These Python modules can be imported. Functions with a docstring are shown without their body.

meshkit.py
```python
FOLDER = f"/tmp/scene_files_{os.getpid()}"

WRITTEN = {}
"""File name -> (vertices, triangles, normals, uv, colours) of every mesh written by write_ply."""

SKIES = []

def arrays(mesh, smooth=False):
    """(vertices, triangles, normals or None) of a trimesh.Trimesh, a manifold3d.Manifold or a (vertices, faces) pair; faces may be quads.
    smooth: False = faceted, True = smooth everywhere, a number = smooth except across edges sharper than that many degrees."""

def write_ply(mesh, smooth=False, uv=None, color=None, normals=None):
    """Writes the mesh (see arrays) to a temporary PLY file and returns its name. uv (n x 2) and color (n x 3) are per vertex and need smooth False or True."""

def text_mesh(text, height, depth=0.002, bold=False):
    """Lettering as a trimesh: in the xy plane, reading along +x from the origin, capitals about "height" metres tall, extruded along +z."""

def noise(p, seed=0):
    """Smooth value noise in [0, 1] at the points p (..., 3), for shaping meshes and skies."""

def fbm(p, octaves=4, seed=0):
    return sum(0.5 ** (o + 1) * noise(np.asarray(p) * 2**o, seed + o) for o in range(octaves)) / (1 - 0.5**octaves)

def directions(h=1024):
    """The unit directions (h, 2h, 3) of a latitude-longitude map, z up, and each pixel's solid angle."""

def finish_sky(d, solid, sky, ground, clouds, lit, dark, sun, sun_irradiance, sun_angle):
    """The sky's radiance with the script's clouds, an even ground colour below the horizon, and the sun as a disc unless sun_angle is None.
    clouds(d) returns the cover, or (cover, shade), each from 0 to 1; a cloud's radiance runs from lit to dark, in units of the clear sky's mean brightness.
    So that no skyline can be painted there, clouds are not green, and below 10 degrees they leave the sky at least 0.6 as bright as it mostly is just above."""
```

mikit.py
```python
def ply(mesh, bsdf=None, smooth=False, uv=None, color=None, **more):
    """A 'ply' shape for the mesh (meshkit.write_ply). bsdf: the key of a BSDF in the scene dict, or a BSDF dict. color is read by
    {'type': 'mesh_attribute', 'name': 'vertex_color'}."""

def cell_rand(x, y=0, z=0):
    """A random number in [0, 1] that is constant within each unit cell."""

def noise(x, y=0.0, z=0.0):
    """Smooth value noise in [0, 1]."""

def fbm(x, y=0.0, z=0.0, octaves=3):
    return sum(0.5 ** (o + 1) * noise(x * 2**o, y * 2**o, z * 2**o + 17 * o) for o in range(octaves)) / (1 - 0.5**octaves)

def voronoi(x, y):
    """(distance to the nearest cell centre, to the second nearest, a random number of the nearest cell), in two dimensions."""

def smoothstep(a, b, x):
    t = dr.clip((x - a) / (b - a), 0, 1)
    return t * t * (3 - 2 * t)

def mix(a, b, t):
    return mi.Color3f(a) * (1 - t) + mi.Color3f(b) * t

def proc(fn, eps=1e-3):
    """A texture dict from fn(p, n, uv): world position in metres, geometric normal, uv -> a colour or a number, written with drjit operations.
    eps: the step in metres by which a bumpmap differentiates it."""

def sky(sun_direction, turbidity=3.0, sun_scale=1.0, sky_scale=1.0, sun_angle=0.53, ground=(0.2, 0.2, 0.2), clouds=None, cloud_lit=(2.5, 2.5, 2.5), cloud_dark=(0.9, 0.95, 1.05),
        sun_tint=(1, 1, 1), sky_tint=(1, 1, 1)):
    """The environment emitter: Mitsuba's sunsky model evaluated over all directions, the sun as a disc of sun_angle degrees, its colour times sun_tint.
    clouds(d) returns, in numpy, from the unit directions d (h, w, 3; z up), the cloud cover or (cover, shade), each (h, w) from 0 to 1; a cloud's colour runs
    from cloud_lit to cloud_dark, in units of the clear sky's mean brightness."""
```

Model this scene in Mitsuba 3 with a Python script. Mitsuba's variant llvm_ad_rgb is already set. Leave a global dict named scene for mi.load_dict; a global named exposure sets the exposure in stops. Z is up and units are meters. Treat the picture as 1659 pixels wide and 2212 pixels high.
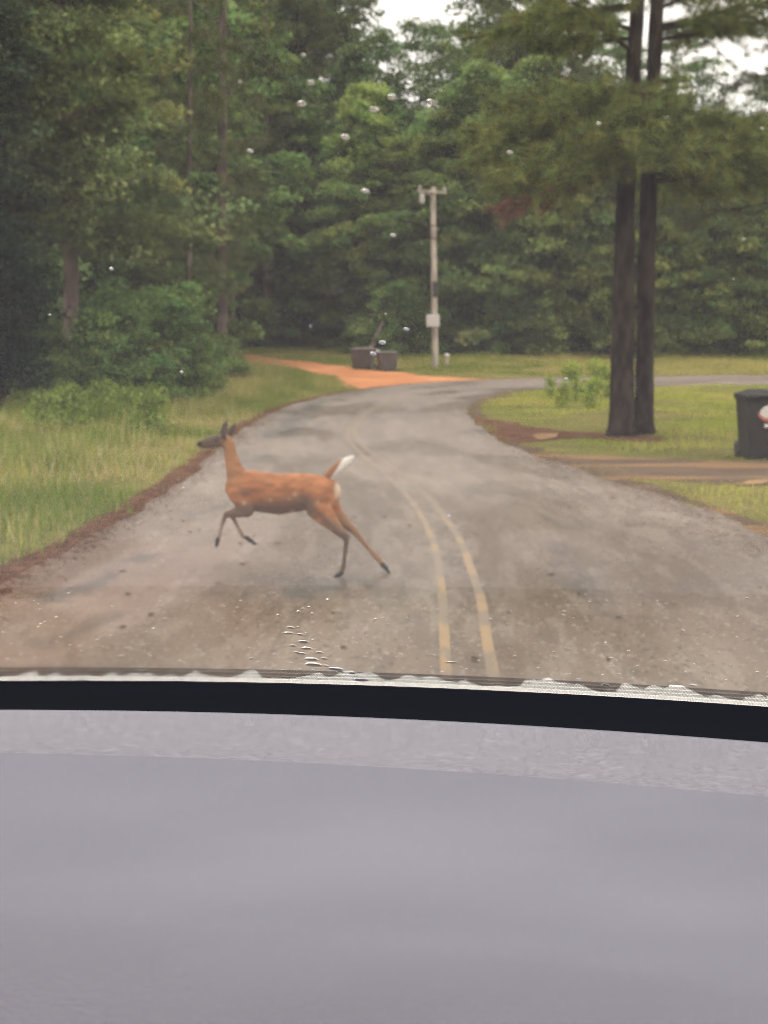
import math
import numpy as np
import trimesh
import manifold3d as m3
import shapely
import shapely.geometry as sg
import drjit as dr
import mitsuba as mi
import mikit
import meshkit

T = mi.ScalarTransform4f
scene, labels = {}, {}

# ------------------------------------------------------------------ camera, sky, exposure
CAM_H = 1.85
FPX, CU, CV, VH = 3068.0, 829.5, 1106.0, 730.0      # measured on the photograph at 1659 x 2212
PITCH = math.atan((CV - VH) / FPX)
FWD = np.array([0, math.cos(PITCH), -math.sin(PITCH)])
UP = np.array([0, math.sin(PITCH), math.cos(PITCH)])
EYE = np.array([0, 0, CAM_H])
scene['camera'] = {
    'type': 'thinlens', 'fov': math.degrees(2 * math.atan(829.5 / FPX)), 'fov_axis': 'x',
    'to_world': T().look_at(origin=EYE.tolist(), target=(EYE + FWD).tolist(), up=[0, 0, 1]),
    'aperture_radius': 0.0016, 'focus_distance': 1.2, 'near_clip': 0.02, 'far_clip': 3000.0}
scene['sky'] = mikit.sky([-0.25, 0.35, 0.9], turbidity=4, sun_scale=0.15, sun_angle=14, clouds=lambda d: 1.0,
                         cloud_lit=(2.65, 2.5, 2.33), sky_tint=(1, 1, 1), ground=(0.1, 0.1, 0.08))
exposure = 2.55


def ray(u, v):
    return FWD + np.array([1.0, 0, 0]) * (u - CU) / FPX + UP * (CV - v) / FPX


def rise(y):
    y = np.asarray(y, float)
    return 0.015 * (np.sqrt((y - 58) ** 2 + 16) + (y - 58)) * (y < 140) + (y >= 140) * 0.03 * 82.05


def at(u, v, y):
    """The point at distance y on the line of sight through a spot measured on the photograph."""
    d = ray(u, v)
    return EYE + d * (y / d[1])


def gp(u, v):
    """The spot on the ground seen there."""
    d = ray(u, v)
    lo, hi = 2.0, 200.0
    f = lambda y: EYE[2] + d[2] * y / d[1] - rise(y)
    for _ in range(60):
        m = (lo + hi) / 2
        lo, hi = (m, hi) if f(m) > 0 else (lo, m)
    return (EYE + d * lo / d[1])[:2]


# ------------------------------------------------------------------ helpers
def rgb(*c):
    return {'type': 'rgb', 'value': list(c)}


def obj(key, mesh, bsdf, smooth=False, **more):
    scene[key] = mikit.ply(mesh, bsdf, smooth=smooth, **more)
    return key


def numbered(name, used={}):
    n = used.get(name, -1) + 1
    used[name] = n
    return name if n == 0 else f'{name}_{n:03d}'


def tag(key, label, cat=None, group=None, kind=None):
    labels[key] = {'label': label}
    if cat:
        labels[key]['category'] = cat
    if group:
        labels[key]['group'] = group
    if kind:
        labels[key]['kind'] = kind


def cat_mesh(parts):
    vs, fs, n = [], [], 0
    for v, f in parts:
        vs.append(np.asarray(v)); fs.append(np.asarray(f) + n); n += len(v)
    return np.vstack(vs), np.vstack(fs)


def tube(points, radii, sides=8, cap=True):
    p = np.asarray(points, float)
    r = np.broadcast_to(np.asarray(radii, float), (len(p),))
    t = np.gradient(p, axis=0)
    t /= np.linalg.norm(t, axis=1, keepdims=True) + 1e-12
    a = np.cross(t, np.where(np.abs(t[:, 2:]) < 0.9, [[0, 0, 1.0]], [[1.0, 0, 0]]))
    a /= np.linalg.norm(a, axis=1, keepdims=True) + 1e-12
    b = np.cross(t, a)
    ang = np.arange(sides) * 2 * np.pi / sides
    v = (p[:, None] + r[:, None, None] * (np.cos(ang)[None, :, None] * a[:, None] + np.sin(ang)[None, :, None] * b[:, None])).reshape(-1, 3)
    i, j = np.meshgrid(np.arange(len(p) - 1), np.arange(sides), indexing='ij')
    q = np.stack([i * sides + j, i * sides + (j + 1) % sides, (i + 1) * sides + (j + 1) % sides, (i + 1) * sides + j], -1).reshape(-1, 4)
    f = np.vstack([q[:, [0, 1, 2]], q[:, [0, 2, 3]]])
    if cap:
        n = len(v)
        v = np.vstack([v, p[:1], p[-1:]])
        k = np.arange(sides); e = (len(p) - 1) * sides
        f = np.vstack([f, np.stack([(k + 1) % sides, k, k * 0 + n], 1), np.stack([e + k, e + (k + 1) % sides, k * 0 + n + 1], 1)])
    return v, f


def rbox(size, c=(0, 0, 0), r=0.01, seg=10):
    sx, sy, sz = [max(s / 2 - r, 1e-4) for s in size]
    s = m3.Manifold.sphere(r, seg)
    return m3.Manifold.batch_hull([s.translate((x * sx + c[0], y * sy + c[1], z * sz + c[2])) for x in (-1, 1) for y in (-1, 1) for z in (-1, 1)])


def mm(man):
    m = man.to_mesh()
    return np.array(m.vert_properties[:, :3], float), np.array(m.tri_verts)


def unit(v):
    return v / (np.linalg.norm(v, axis=-1, keepdims=True) + 1e-12)


def leaf_cards(c, d, nrm, L, W, fold=0.25):
    """Folded diamond leaves: centre, direction, normal, length, width."""
    d = unit(d)
    s = unit(np.cross(d, nrm)); n = np.cross(s, d)
    L, W = np.asarray(L)[:, None], np.asarray(W)[:, None]
    v = np.stack([c - d * L * 0.5, c + s * W * 0.5 + n * W * fold, c + d * L * 0.5, c - s * W * 0.5 + n * W * fold], 1)
    k = np.arange(len(c))[:, None] * 4
    f = np.concatenate([k + [0, 1, 2], k + [0, 2, 3]], 0)
    return v.reshape(-1, 3), f, 4


def blades(base, tip, w, side):
    v = np.stack([base - side * w[:, None] / 2, base + side * w[:, None] / 2, tip], 1)
    k = np.arange(len(base))[:, None] * 3
    return v.reshape(-1, 3), k + [0, 1, 2], 3


# ------------------------------------------------------------------ materials
V = {'type': 'mesh_attribute', 'name': 'vertex_color'}
fb, nz, ss, mix = mikit.fbm, mikit.noise, mikit.smoothstep, mikit.mix


def two(b):
    return {'type': 'twosided', 'bsdf': b}


scene['m_leaf'] = {'type': 'principledthin', 'base_color': V, 'roughness': 0.55, 'diff_trans': 0.7, 'eta': 1.35}
scene['m_grass'] = {'type': 'principledthin', 'base_color': V, 'roughness': 0.6, 'diff_trans': 1.0, 'eta': 1.3}
scene['m_ground'] = two({'type': 'diffuse', 'reflectance': {'type': 'proc', **{k: v for k, v in mikit.proc(
    lambda p, n, uv: mix((0.10, 0.115, 0.032), (0.26, 0.225, 0.09), fb(p.x * 1.1, p.y * 1.1, 0.0, 4))).items() if k != 'type'}}})


STAINS_AND_REFLECTION = []        # dark worn streaks, plus deer reflection painted below it: ends, half width, strength
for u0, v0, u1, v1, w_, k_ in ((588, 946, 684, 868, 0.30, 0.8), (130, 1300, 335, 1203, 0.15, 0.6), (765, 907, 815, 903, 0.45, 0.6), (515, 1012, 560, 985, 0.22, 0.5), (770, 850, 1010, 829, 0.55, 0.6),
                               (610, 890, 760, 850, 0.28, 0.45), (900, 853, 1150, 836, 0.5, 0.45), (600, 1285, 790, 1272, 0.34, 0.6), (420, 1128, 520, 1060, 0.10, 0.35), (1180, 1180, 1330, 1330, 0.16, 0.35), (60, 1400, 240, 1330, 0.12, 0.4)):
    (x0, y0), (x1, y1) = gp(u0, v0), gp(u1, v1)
    STAINS_AND_REFLECTION.append((x0, y0, x1 - x0, y1 - y0, w_, k_))


def road_color(p, n, uv):
    l, t = uv.x, uv.y
    wob_l = l + 0.25 * (fb(t * 0.35, 4.0, 0.0, 2) - 0.5)
    c = mix((0.130, 0.098, 0.076), (0.205, 0.163, 0.130), fb(wob_l * 1.6, t * 0.30, 0.0, 4))
    track = dr.exp(-dr.square((dr.abs(dr.abs(wob_l) - 1.7) - 0.75) / 0.33))
    c = mix(c, (0.245, 0.212, 0.182), 0.45 * track * fb(wob_l * 5, t * 0.5, 2.0, 3))
    c = mix(c, (0.125, 0.090, 0.070), 0.65 * ss(0.46, 0.70, fb(wob_l * 1.1 + 9, t * 0.22, 3.0, 3)))
    c = mix(c, (0.30, 0.262, 0.225), 0.28 * ss(0.50, 0.72, fb(wob_l * 9.0, t * 1.3, 5.0, 4)))
    c = mix(c, (0.08, 0.064, 0.052), 0.40 * ss(0.54, 0.72, fb(wob_l * 6.0, t * 1.7, 9.0, 4)))
    c = mix(c, (0.42, 0.38, 0.33), 0.4 * ss(0.76, 0.92, nz(p.x * 48, p.y * 30, 2.0)))
    c = mix(c, (0.045, 0.038, 0.032), 0.65 * ss(0.74, 0.90, nz(p.x * 42, p.y * 26, 8.0)))
    c = mix(c, (0.235, 0.148, 0.118), 0.55 * ss(-0.7, -2.4, l) * ss(29.0, 22.0, t) * fb(l * 2, t * 0.5, 6.0, 3))
    c = mix(c, (0.095, 0.070, 0.054), 0.6 * ss(0.6, 2.8, l) * ss(27.0, 21.0, t) * (0.5 + 0.5 * fb(l * 4, t * 0.6, 1.0, 3)))
    c = mix(c, (0.19, 0.105, 0.07), 0.45 * ss(0.30, 0.02, dr.abs(dr.abs(l) - 3.45) + 0.6 * (fb(p.x * 2, p.y * 2, 4.0, 3) - 0.4)))
    wob = 0.35 * (fb(p.x * 2.2, p.y * 1.3, 7.0, 3) - 0.5)
    for x, y, ax, ay, w, k in STAINS_AND_REFLECTION:
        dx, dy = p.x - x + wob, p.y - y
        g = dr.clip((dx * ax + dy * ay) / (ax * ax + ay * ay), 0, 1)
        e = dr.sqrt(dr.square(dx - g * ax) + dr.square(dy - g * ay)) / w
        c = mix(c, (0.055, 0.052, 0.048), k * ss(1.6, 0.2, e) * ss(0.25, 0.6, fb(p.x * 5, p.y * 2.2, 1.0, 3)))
    return c


def road_rough(p, n, uv):
    wet = ss(0.40, 0.62, fb(uv.x * 0.9 + 3, uv.y * 0.25, 11.0, 3))
    wet = dr.maximum(wet, ss(1.3, 0.4, dr.sqrt(dr.square((p.x + 0.55) / 1.2) + dr.square((p.y - 11.2) / 0.8)) + 0.6 * (fb(p.x * 3, p.y * 2, 2.0, 3) - 0.5)))
    return 0.52 - 0.27 * wet


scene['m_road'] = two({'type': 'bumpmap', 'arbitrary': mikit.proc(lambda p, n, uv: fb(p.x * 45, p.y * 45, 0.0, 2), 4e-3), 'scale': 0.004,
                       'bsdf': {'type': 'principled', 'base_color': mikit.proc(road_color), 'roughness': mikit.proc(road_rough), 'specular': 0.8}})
scene['m_line'] = two({'type': 'principled', 'roughness': 0.5, 'base_color': mikit.proc(
    lambda p, n, uv: mix((0.20, 0.165, 0.13), (0.40, 0.255, 0.105), (0.02 + 0.42 * ss(0.47, 0.66, fb(p.x * 9, p.y * 2.5, 4.0, 4))) * (1 - 0.45 * ss(9.0, 16.0, p.y))))})
scene['m_clay'] = two({'type': 'diffuse', 'reflectance': mikit.proc(lambda p, n, uv: mix((0.50, 0.20, 0.09), (0.70, 0.35, 0.18), fb(p.x * 0.9, p.y * 0.5, 0.0, 4)))})
scene['m_straw'] = two({'type': 'diffuse', 'reflectance': mikit.proc(lambda p, n, uv: mix((0.075, 0.040, 0.025), (0.22, 0.125, 0.08), fb(p.x * 6, p.y * 4, 0.0, 4)))})
scene['m_dirt'] = two({'type': 'diffuse', 'reflectance': mikit.proc(lambda p, n, uv: mix(mix((0.10, 0.072, 0.053), (0.20, 0.152, 0.112), fb(p.x * 1.2, p.y * 2.5, 0.0, 4)), (0.34, 0.21, 0.11), 0.6 * ss(0.58, 0.72, fb(p.x * 0.6, p.y * 1.6, 6.0, 3))))})
scene['m_sand'] = two({'type': 'diffuse', 'reflectance': mikit.proc(lambda p, n, uv: mix((0.26, 0.165, 0.09), (0.40, 0.27, 0.16), fb(p.x * 4, p.y * 4, 0.0, 3)))})


def bark(dark, light, k):
    return two({'type': 'diffuse', 'reflectance': mikit.proc(lambda p, n, uv: mix(dark, light, ss(0.3, 0.75, fb(p.x * k, p.y * k, p.z * k * 0.3, 3))))})


scene['m_bark'] = bark((0.026, 0.020, 0.015), (0.070, 0.055, 0.042), 7.0)
scene['m_bark_pale'] = bark((0.17, 0.125, 0.11), (0.38, 0.29, 0.25), 4.0)
scene['m_bark_mid'] = bark((0.09, 0.072, 0.062), (0.23, 0.18, 0.155), 4.0)
scene['m_polewood'] = bark((0.38, 0.33, 0.285), (0.60, 0.54, 0.475), 5.0)
scene['m_steel'] = two({'type': 'principled', 'base_color': rgb(0.62, 0.60, 0.60), 'roughness': 0.5, 'metallic': 0.0})
scene['m_insulator'] = two({'type': 'principled', 'base_color': rgb(0.55, 0.53, 0.5), 'roughness': 0.3})
scene['m_dark'] = two({'type': 'principled', 'base_color': rgb(0.035, 0.035, 0.033), 'roughness': 0.5})
scene['m_bin'] = two({'type': 'principled', 'roughness': 0.5, 'base_color': mikit.proc(lambda p, n, uv: mix((0.009, 0.009, 0.009), (0.020, 0.020, 0.018), fb(p.x * 6, p.y * 6, p.z * 4, 3)))})
scene['m_bin_worn'] = two({'type': 'principled', 'roughness': 0.55, 'base_color': mikit.proc(lambda p, n, uv: mix((0.085, 0.075, 0.070), (0.13, 0.12, 0.115), fb(p.x * 4, p.y * 4, p.z * 3, 3)))})
scene['m_white'] = two({'type': 'principled', 'base_color': rgb(0.72, 0.70, 0.68), 'roughness': 0.45})
scene['m_red'] = two({'type': 'principled', 'base_color': rgb(0.62, 0.16, 0.10), 'roughness': 0.45})
scene['m_post'] = two({'type': 'principled', 'base_color': rgb(0.50, 0.44, 0.36), 'roughness': 0.6})
scene['m_deer'] = {'type': 'bumpmap', 'arbitrary': mikit.proc(lambda p, n, uv: fb(p.x * 60, p.y * 60, p.z * 110, 3), 3e-3), 'scale': 0.008,
                   'bsdf': {'type': 'principled', 'base_color': V, 'roughness': 0.75, 'sheen': 0.3, 'specular': 0.2}}
scene['m_hoof'] = {'type': 'principled', 'base_color': rgb(0.022, 0.022, 0.022), 'roughness': 0.45}
scene['m_eye'] = {'type': 'principled', 'base_color': rgb(0.008, 0.006, 0.005), 'roughness': 0.08}
scene['m_deadleaf'] = two({'type': 'diffuse', 'reflectance': rgb(0.085, 0.055, 0.035)})


def grain(p, n, uv):
    w = 0.0022 * fb(p.x * 150, p.y * 150, 3.0, 2)
    x, y = p.x + w + 0.35 * p.y, p.y + w - 0.15 * p.x
    a, b, c = mikit.voronoi(x * 170, y * 230)
    return ss(0.0, 0.5, b - a)


scene['m_dash'] = two({'type': 'bumpmap', 'arbitrary': mikit.proc(grain, 4e-4), 'scale': 0.0009,
                       'bsdf': {'type': 'principled', 'base_color': mikit.proc(lambda p, n, uv: mix((0.216, 0.216, 0.264), (0.246, 0.246, 0.298), fb(p.x * 5, p.y * 8, 0.0, 4))),
                                'roughness': 0.55, 'specular': 0.35}})
scene['m_dash_low'] = two({'type': 'bumpmap', 'arbitrary': mikit.proc(grain, 4e-4), 'scale': 0.00018,
                           'bsdf': {'type': 'principled', 'base_color': mikit.proc(lambda p, n, uv: mix((0.170, 0.174, 0.226), (0.204, 0.209, 0.268), ss(0.25, 0.75, fb(p.x * 3, p.y * 6, 0.0, 4)))),
                                    'roughness': 0.6, 'specular': 0.3}})
scene['m_frit'] = two({'type': 'principled', 'base_color': rgb(0.026, 0.040, 0.072), 'roughness': 0.7, 'specular': 0.1})
scene['m_hood'] = two({'type': 'principled', 'base_color': rgb(0.02, 0.02, 0.022), 'roughness': 0.25, 'clearcoat': 0.5})
scene['m_lip'] = two({'type': 'principled', 'base_color': rgb(0.17, 0.18, 0.225), 'roughness': 0.8, 'specular': 0.0})
scene['m_edge_shade'] = two({'type': 'principled', 'base_color': rgb(0.022, 0.029, 0.048), 'roughness': 0.8, 'specular': 0.0})  # near black in place of the shade on the dashboard edge
scene['m_liner'] = two({'type': 'diffuse', 'reflectance': rgb(0.45, 0.44, 0.43)})
scene['m_glass'] = {'type': 'thindielectric', 'int_ior': 1.42}
scene['m_water'] = {'type': 'dielectric', 'int_ior': 1.333}
scene['m_painted_sheen'] = two({'type': 'principled', 'base_color': rgb(0.86, 0.86, 0.84), 'roughness': 0.3})  # white stands in for sky reflected in pooled water

# ------------------------------------------------------------------ ground, roads
P = lambda pts: np.array([gp(u, v) for u, v in pts])


def smooth_line(pts, n=12):
    from scipy.interpolate import PchipInterpolator
    p = np.asarray(pts, float)
    s = np.r_[0, np.cumsum(np.linalg.norm(np.diff(p, axis=0), axis=1))]
    return PchipInterpolator(s, p)(np.linspace(0, s[-1], n * len(p)))


def ragged(line, amp, k, seed):
    line = np.asarray(line)
    t = np.gradient(line, axis=0); t = unit(t)
    n = np.stack([-t[:, 1], t[:, 0]], 1)
    q = np.c_[line * k, np.zeros(len(line))]
    return line + n * (amp * (meshkit.fbm(q, 3, seed) - 0.5) * 2)[:, None]


LEFT = np.vstack([[[-2.95, -12]], [[-2.93, 6]], P([(0, 1268), (200, 1165), (400, 1036), (470, 975), (520, 932), (600, 887), (700, 857), (800, 840), (900, 829), (1000, 823), (1100, 819), (1250, 815), (1450, 812), (1659, 810)]), [[40, 66]], [[70, 70]]])
RIGHT = np.vstack([[[3.9, -12]], [[3.85, 8]], P([(1659, 1163), (1500, 1095), (1300, 1032), (1150, 984), (1060, 940), (1016, 905), (1010, 887), (1030, 869), (1080, 852), (1150, 842), (1300, 838), (1500, 835), (1659, 833)]), [[40, 58.5]], [[70, 62]]])
Lc, Rc = smooth_line(LEFT, 24), smooth_line(RIGHT, 24)
road_poly = sg.Polygon(np.vstack([ragged(Lc, 0.09, 1.5, 1), ragged(Rc, 0.12, 1.2, 2)[::-1]])).buffer(0)
CL_UP = P([(495, 764), (600, 776), (700, 786), (760, 795), (860, 804), (960, 815), (1060, 819)])
CL_LO = P([(495, 775), (540, 783), (600, 791), (680, 804), (725, 816), (735, 832), (800, 842), (900, 831)])
clay_poly = sg.Polygon(np.vstack([[[-24, 97]], ragged(smooth_line(CL_UP, 16), 0.5, 0.5, 21), ragged(smooth_line(CL_LO, 16), 0.6, 0.5, 22)[::-1], [[-24, 93]]])).buffer(0)
drive_poly = sg.Polygon(ragged(smooth_line(np.vstack([P([(1130, 975), (1300, 985), (1500, 993), (1659, 996)]), [[12, 22.3]], [[12, 17.6]], P([(1659, 1052), (1560, 1046), (1420, 1036), (1300, 1026), (1165, 990)])]), 10), 0.22, 1.5, 4)).buffer(0)
needle_l = sg.LineString(Lc[24 * 0:24 * 10]).buffer(0.29, single_sided=True).buffer(0.02).union(sg.LineString(Lc[:24 * 10]).buffer(0.08))
needle_l = sg.Polygon(ragged(np.array(needle_l.exterior.coords), 0.10, 2.3, 6)).buffer(0)
shr = np.vstack([ragged(Rc[40:24 * 9], 0.1, 1.4, 8), ragged(Rc[40:24 * 9] + np.c_[0.30 * np.ones(24 * 9 - 40), np.zeros(24 * 9 - 40)], 0.28, 1.3, 9)[::-1]])
needle_r = sg.Polygon(shr).buffer(0)
bare_r = sg.Polygon(ragged(smooth_line(np.vstack([P([(1018, 900), (1080, 908), (1180, 930), (1320, 936), (1425, 944), (1400, 956), (1250, 948), (1140, 955), (1060, 942), (1018, 908)])]), 10), 0.35, 0.9, 12)).buffer(0)


def sheet(poly, dz, edge):
    vs, fs, n = [], [], 0
    for g in getattr(poly, 'geoms', [poly]):
        if g.area < 0.01:
            continue
        g = g.segmentize(edge)
        x0, y0, x1, y1 = g.bounds
        gx, gy = np.meshgrid(np.arange(x0, x1, edge), np.arange(y0, y1, edge))
        pts = np.c_[gx.ravel(), gy.ravel()]
        pts = pts[shapely.contains_xy(g.buffer(-edge * 0.35), pts[:, 0], pts[:, 1])]
        rings = [np.array(g.exterior.coords)[:-1]] + [np.array(i.coords)[:-1] for i in g.interiors]
        pts = np.vstack(rings + [pts])
        from scipy.spatial import Delaunay
        tri = Delaunay(pts).simplices
        c = pts[tri].mean(1)
        tri = tri[shapely.contains_xy(g, c[:, 0], c[:, 1])]
        a = pts[tri]
        flip = np.cross(a[:, 1] - a[:, 0], a[:, 2] - a[:, 0]) < 0
        tri[flip] = tri[flip][:, ::-1]
        vs.append(np.c_[pts, rise(pts[:, 1]) + dz]); fs.append(tri + n); n += len(pts)
    return np.vstack(vs), np.vstack(fs)


ALLP = shapely.union_all([road_poly, clay_poly, drive_poly, needle_l, needle_r, bare_r])
shapely.prepare(ALLP)
gx = np.r_[-900, -500, -250, -150, -100, np.arange(-70, -30, 2.0), np.arange(-30, 30, 0.5), np.arange(30, 71, 2.0), 100, 150, 250, 500, 900]
gy = np.r_[-400, -150, -60, np.arange(-20, 100, 0.5), np.arange(100, 141, 2.0), 170, 230, 320, 500, 900, 1800]
GX, GY = np.meshgrid(gx, gy, indexing='ij')
dist = shapely.distance(ALLP, shapely.points(GX, GY))
bump = (meshkit.fbm(np.stack([GX * 0.35, GY * 0.35, GX * 0], -1), 3, 5) - 0.45) * 0.35 + (meshkit.noise(np.stack([GX * 1.3, GY * 1.3, GX * 0], -1), 3) - 0.5) * 0.06
GZ = rise(GY) + bump * np.clip((dist - 0.6) / 2.0, 0, 1) - 0.02 * np.clip(dist / 0.4, 0, 1) * 0
i, j = np.meshgrid(np.arange(len(gx) - 1), np.arange(len(gy) - 1), indexing='ij')
k = i * len(gy) + j
gf = np.stack([k, k + len(gy), k + len(gy) + 1, k + 1], -1).reshape(-1, 4)
obj('ground', (np.stack([GX, GY, GZ], -1).reshape(-1, 3), gf), 'm_ground', smooth=True)
tag('ground', 'grassy verges and forest floor on both sides of the road', kind='structure')
from scipy.interpolate import RegularGridInterpolator
_gi = RegularGridInterpolator((gx, gy), GZ, bounds_error=False, fill_value=0)
gz = lambda x, y: _gi(np.stack([np.asarray(x, float), np.asarray(y, float)], -1))

obj('clay_track', sheet(clay_poly, 0.004, 0.8), 'm_clay', smooth=True)
tag('clay_track', 'orange red clay dirt track joining the paved road from the left', kind='structure')
obj('driveway', sheet(drive_poly, 0.004, 0.5), 'm_dirt', smooth=True)
tag('driveway', 'brown dirt driveway leaving the road to the right', kind='structure')
obj('road_shoulder', sheet(needle_l, 0.008, 0.4), 'm_straw', smooth=True)
tag('road_shoulder', 'strip of reddish brown pine straw along the left edge of the road', kind='structure')
obj('road_shoulder_001', sheet(needle_r, 0.0065, 0.4), 'm_dirt', smooth=True)
tag('road_shoulder_001', 'bare dirt and straw shoulder along the right edge of the road', kind='structure')
obj('dirt_patch', sheet(bare_r, 0.0095, 0.4), 'm_straw', smooth=True)
tag('dirt_patch', 'patch of brown pine straw under the twin pines', kind='structure')
_mid = sg.LineString(smooth_line(np.vstack([[[0.35, -12]], P([(1015, 1600), (1015, 1470), (1005, 1380), (996, 1290), (970, 1190), (928, 1110), (864, 1040), (794, 983), (764, 935), (790, 892), (862, 865), (960, 848), (1100, 836), (1300, 826), (1659, 821)]), [[70, 66]]]), 10))
_rv, _rf = sheet(road_poly, 0.013, 0.6)
_pt = shapely.points(_rv[:, :2])
_s = shapely.line_locate_point(_mid, _pt)
_q, _q2 = (shapely.get_coordinates(shapely.line_interpolate_point(_mid, _s + e)) for e in (-0.05, 0.05))
_sg = np.sign((_q2 - _q)[:, 0] * (_rv[:, 1] - _q[:, 1]) - (_q2 - _q)[:, 1] * (_rv[:, 0] - _q[:, 0]))
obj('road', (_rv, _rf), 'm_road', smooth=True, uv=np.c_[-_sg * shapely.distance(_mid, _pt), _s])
tag('road', 'damp worn grey two lane asphalt road bending away to the right', kind='structure')
for pts, w in (([(1072, 1600), (1066, 1470), (1050, 1380), (1036, 1290), (1002, 1190), (952, 1110), (885, 1040), (805, 982), (768, 948), (768, 925), (800, 890), (870, 865)], 0.07),
               ([(966, 1600), (964, 1470), (960, 1380), (955, 1290), (940, 1190), (905, 1110), (845, 1040), (782, 985), (752, 948), (756, 925), (790, 890), (855, 865)], 0.065)):
    ln = sg.LineString(smooth_line(P(pts), 14)).buffer(w / 2, cap_style='flat')
    key = numbered('road__center_line')
    obj(key, sheet(ln, 0.0175, 0.12), 'm_line', smooth=True)
    labels[key] = {'label': 'faded yellow painted centre line'}

# ------------------------------------------------------------------ foliage makers
def palette(rng, n, base, var=0.3, hue=0.12):
    b = np.asarray(base, float) * np.exp(rng.normal(0, var, (n, 1)))
    return b * np.exp(rng.normal(0, hue, (n, 1)) * np.array([[1.0, 0.15, -0.3]]))


def wobble_line(rng, a, b, n, amp):
    t = np.linspace(0, 1, n)[:, None]
    p = a + (b - a) * t
    return p + np.cumsum(rng.normal(0, amp, (n, 3)), 0) * np.array([1, 1, 0.2]) * np.sqrt(t)


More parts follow.
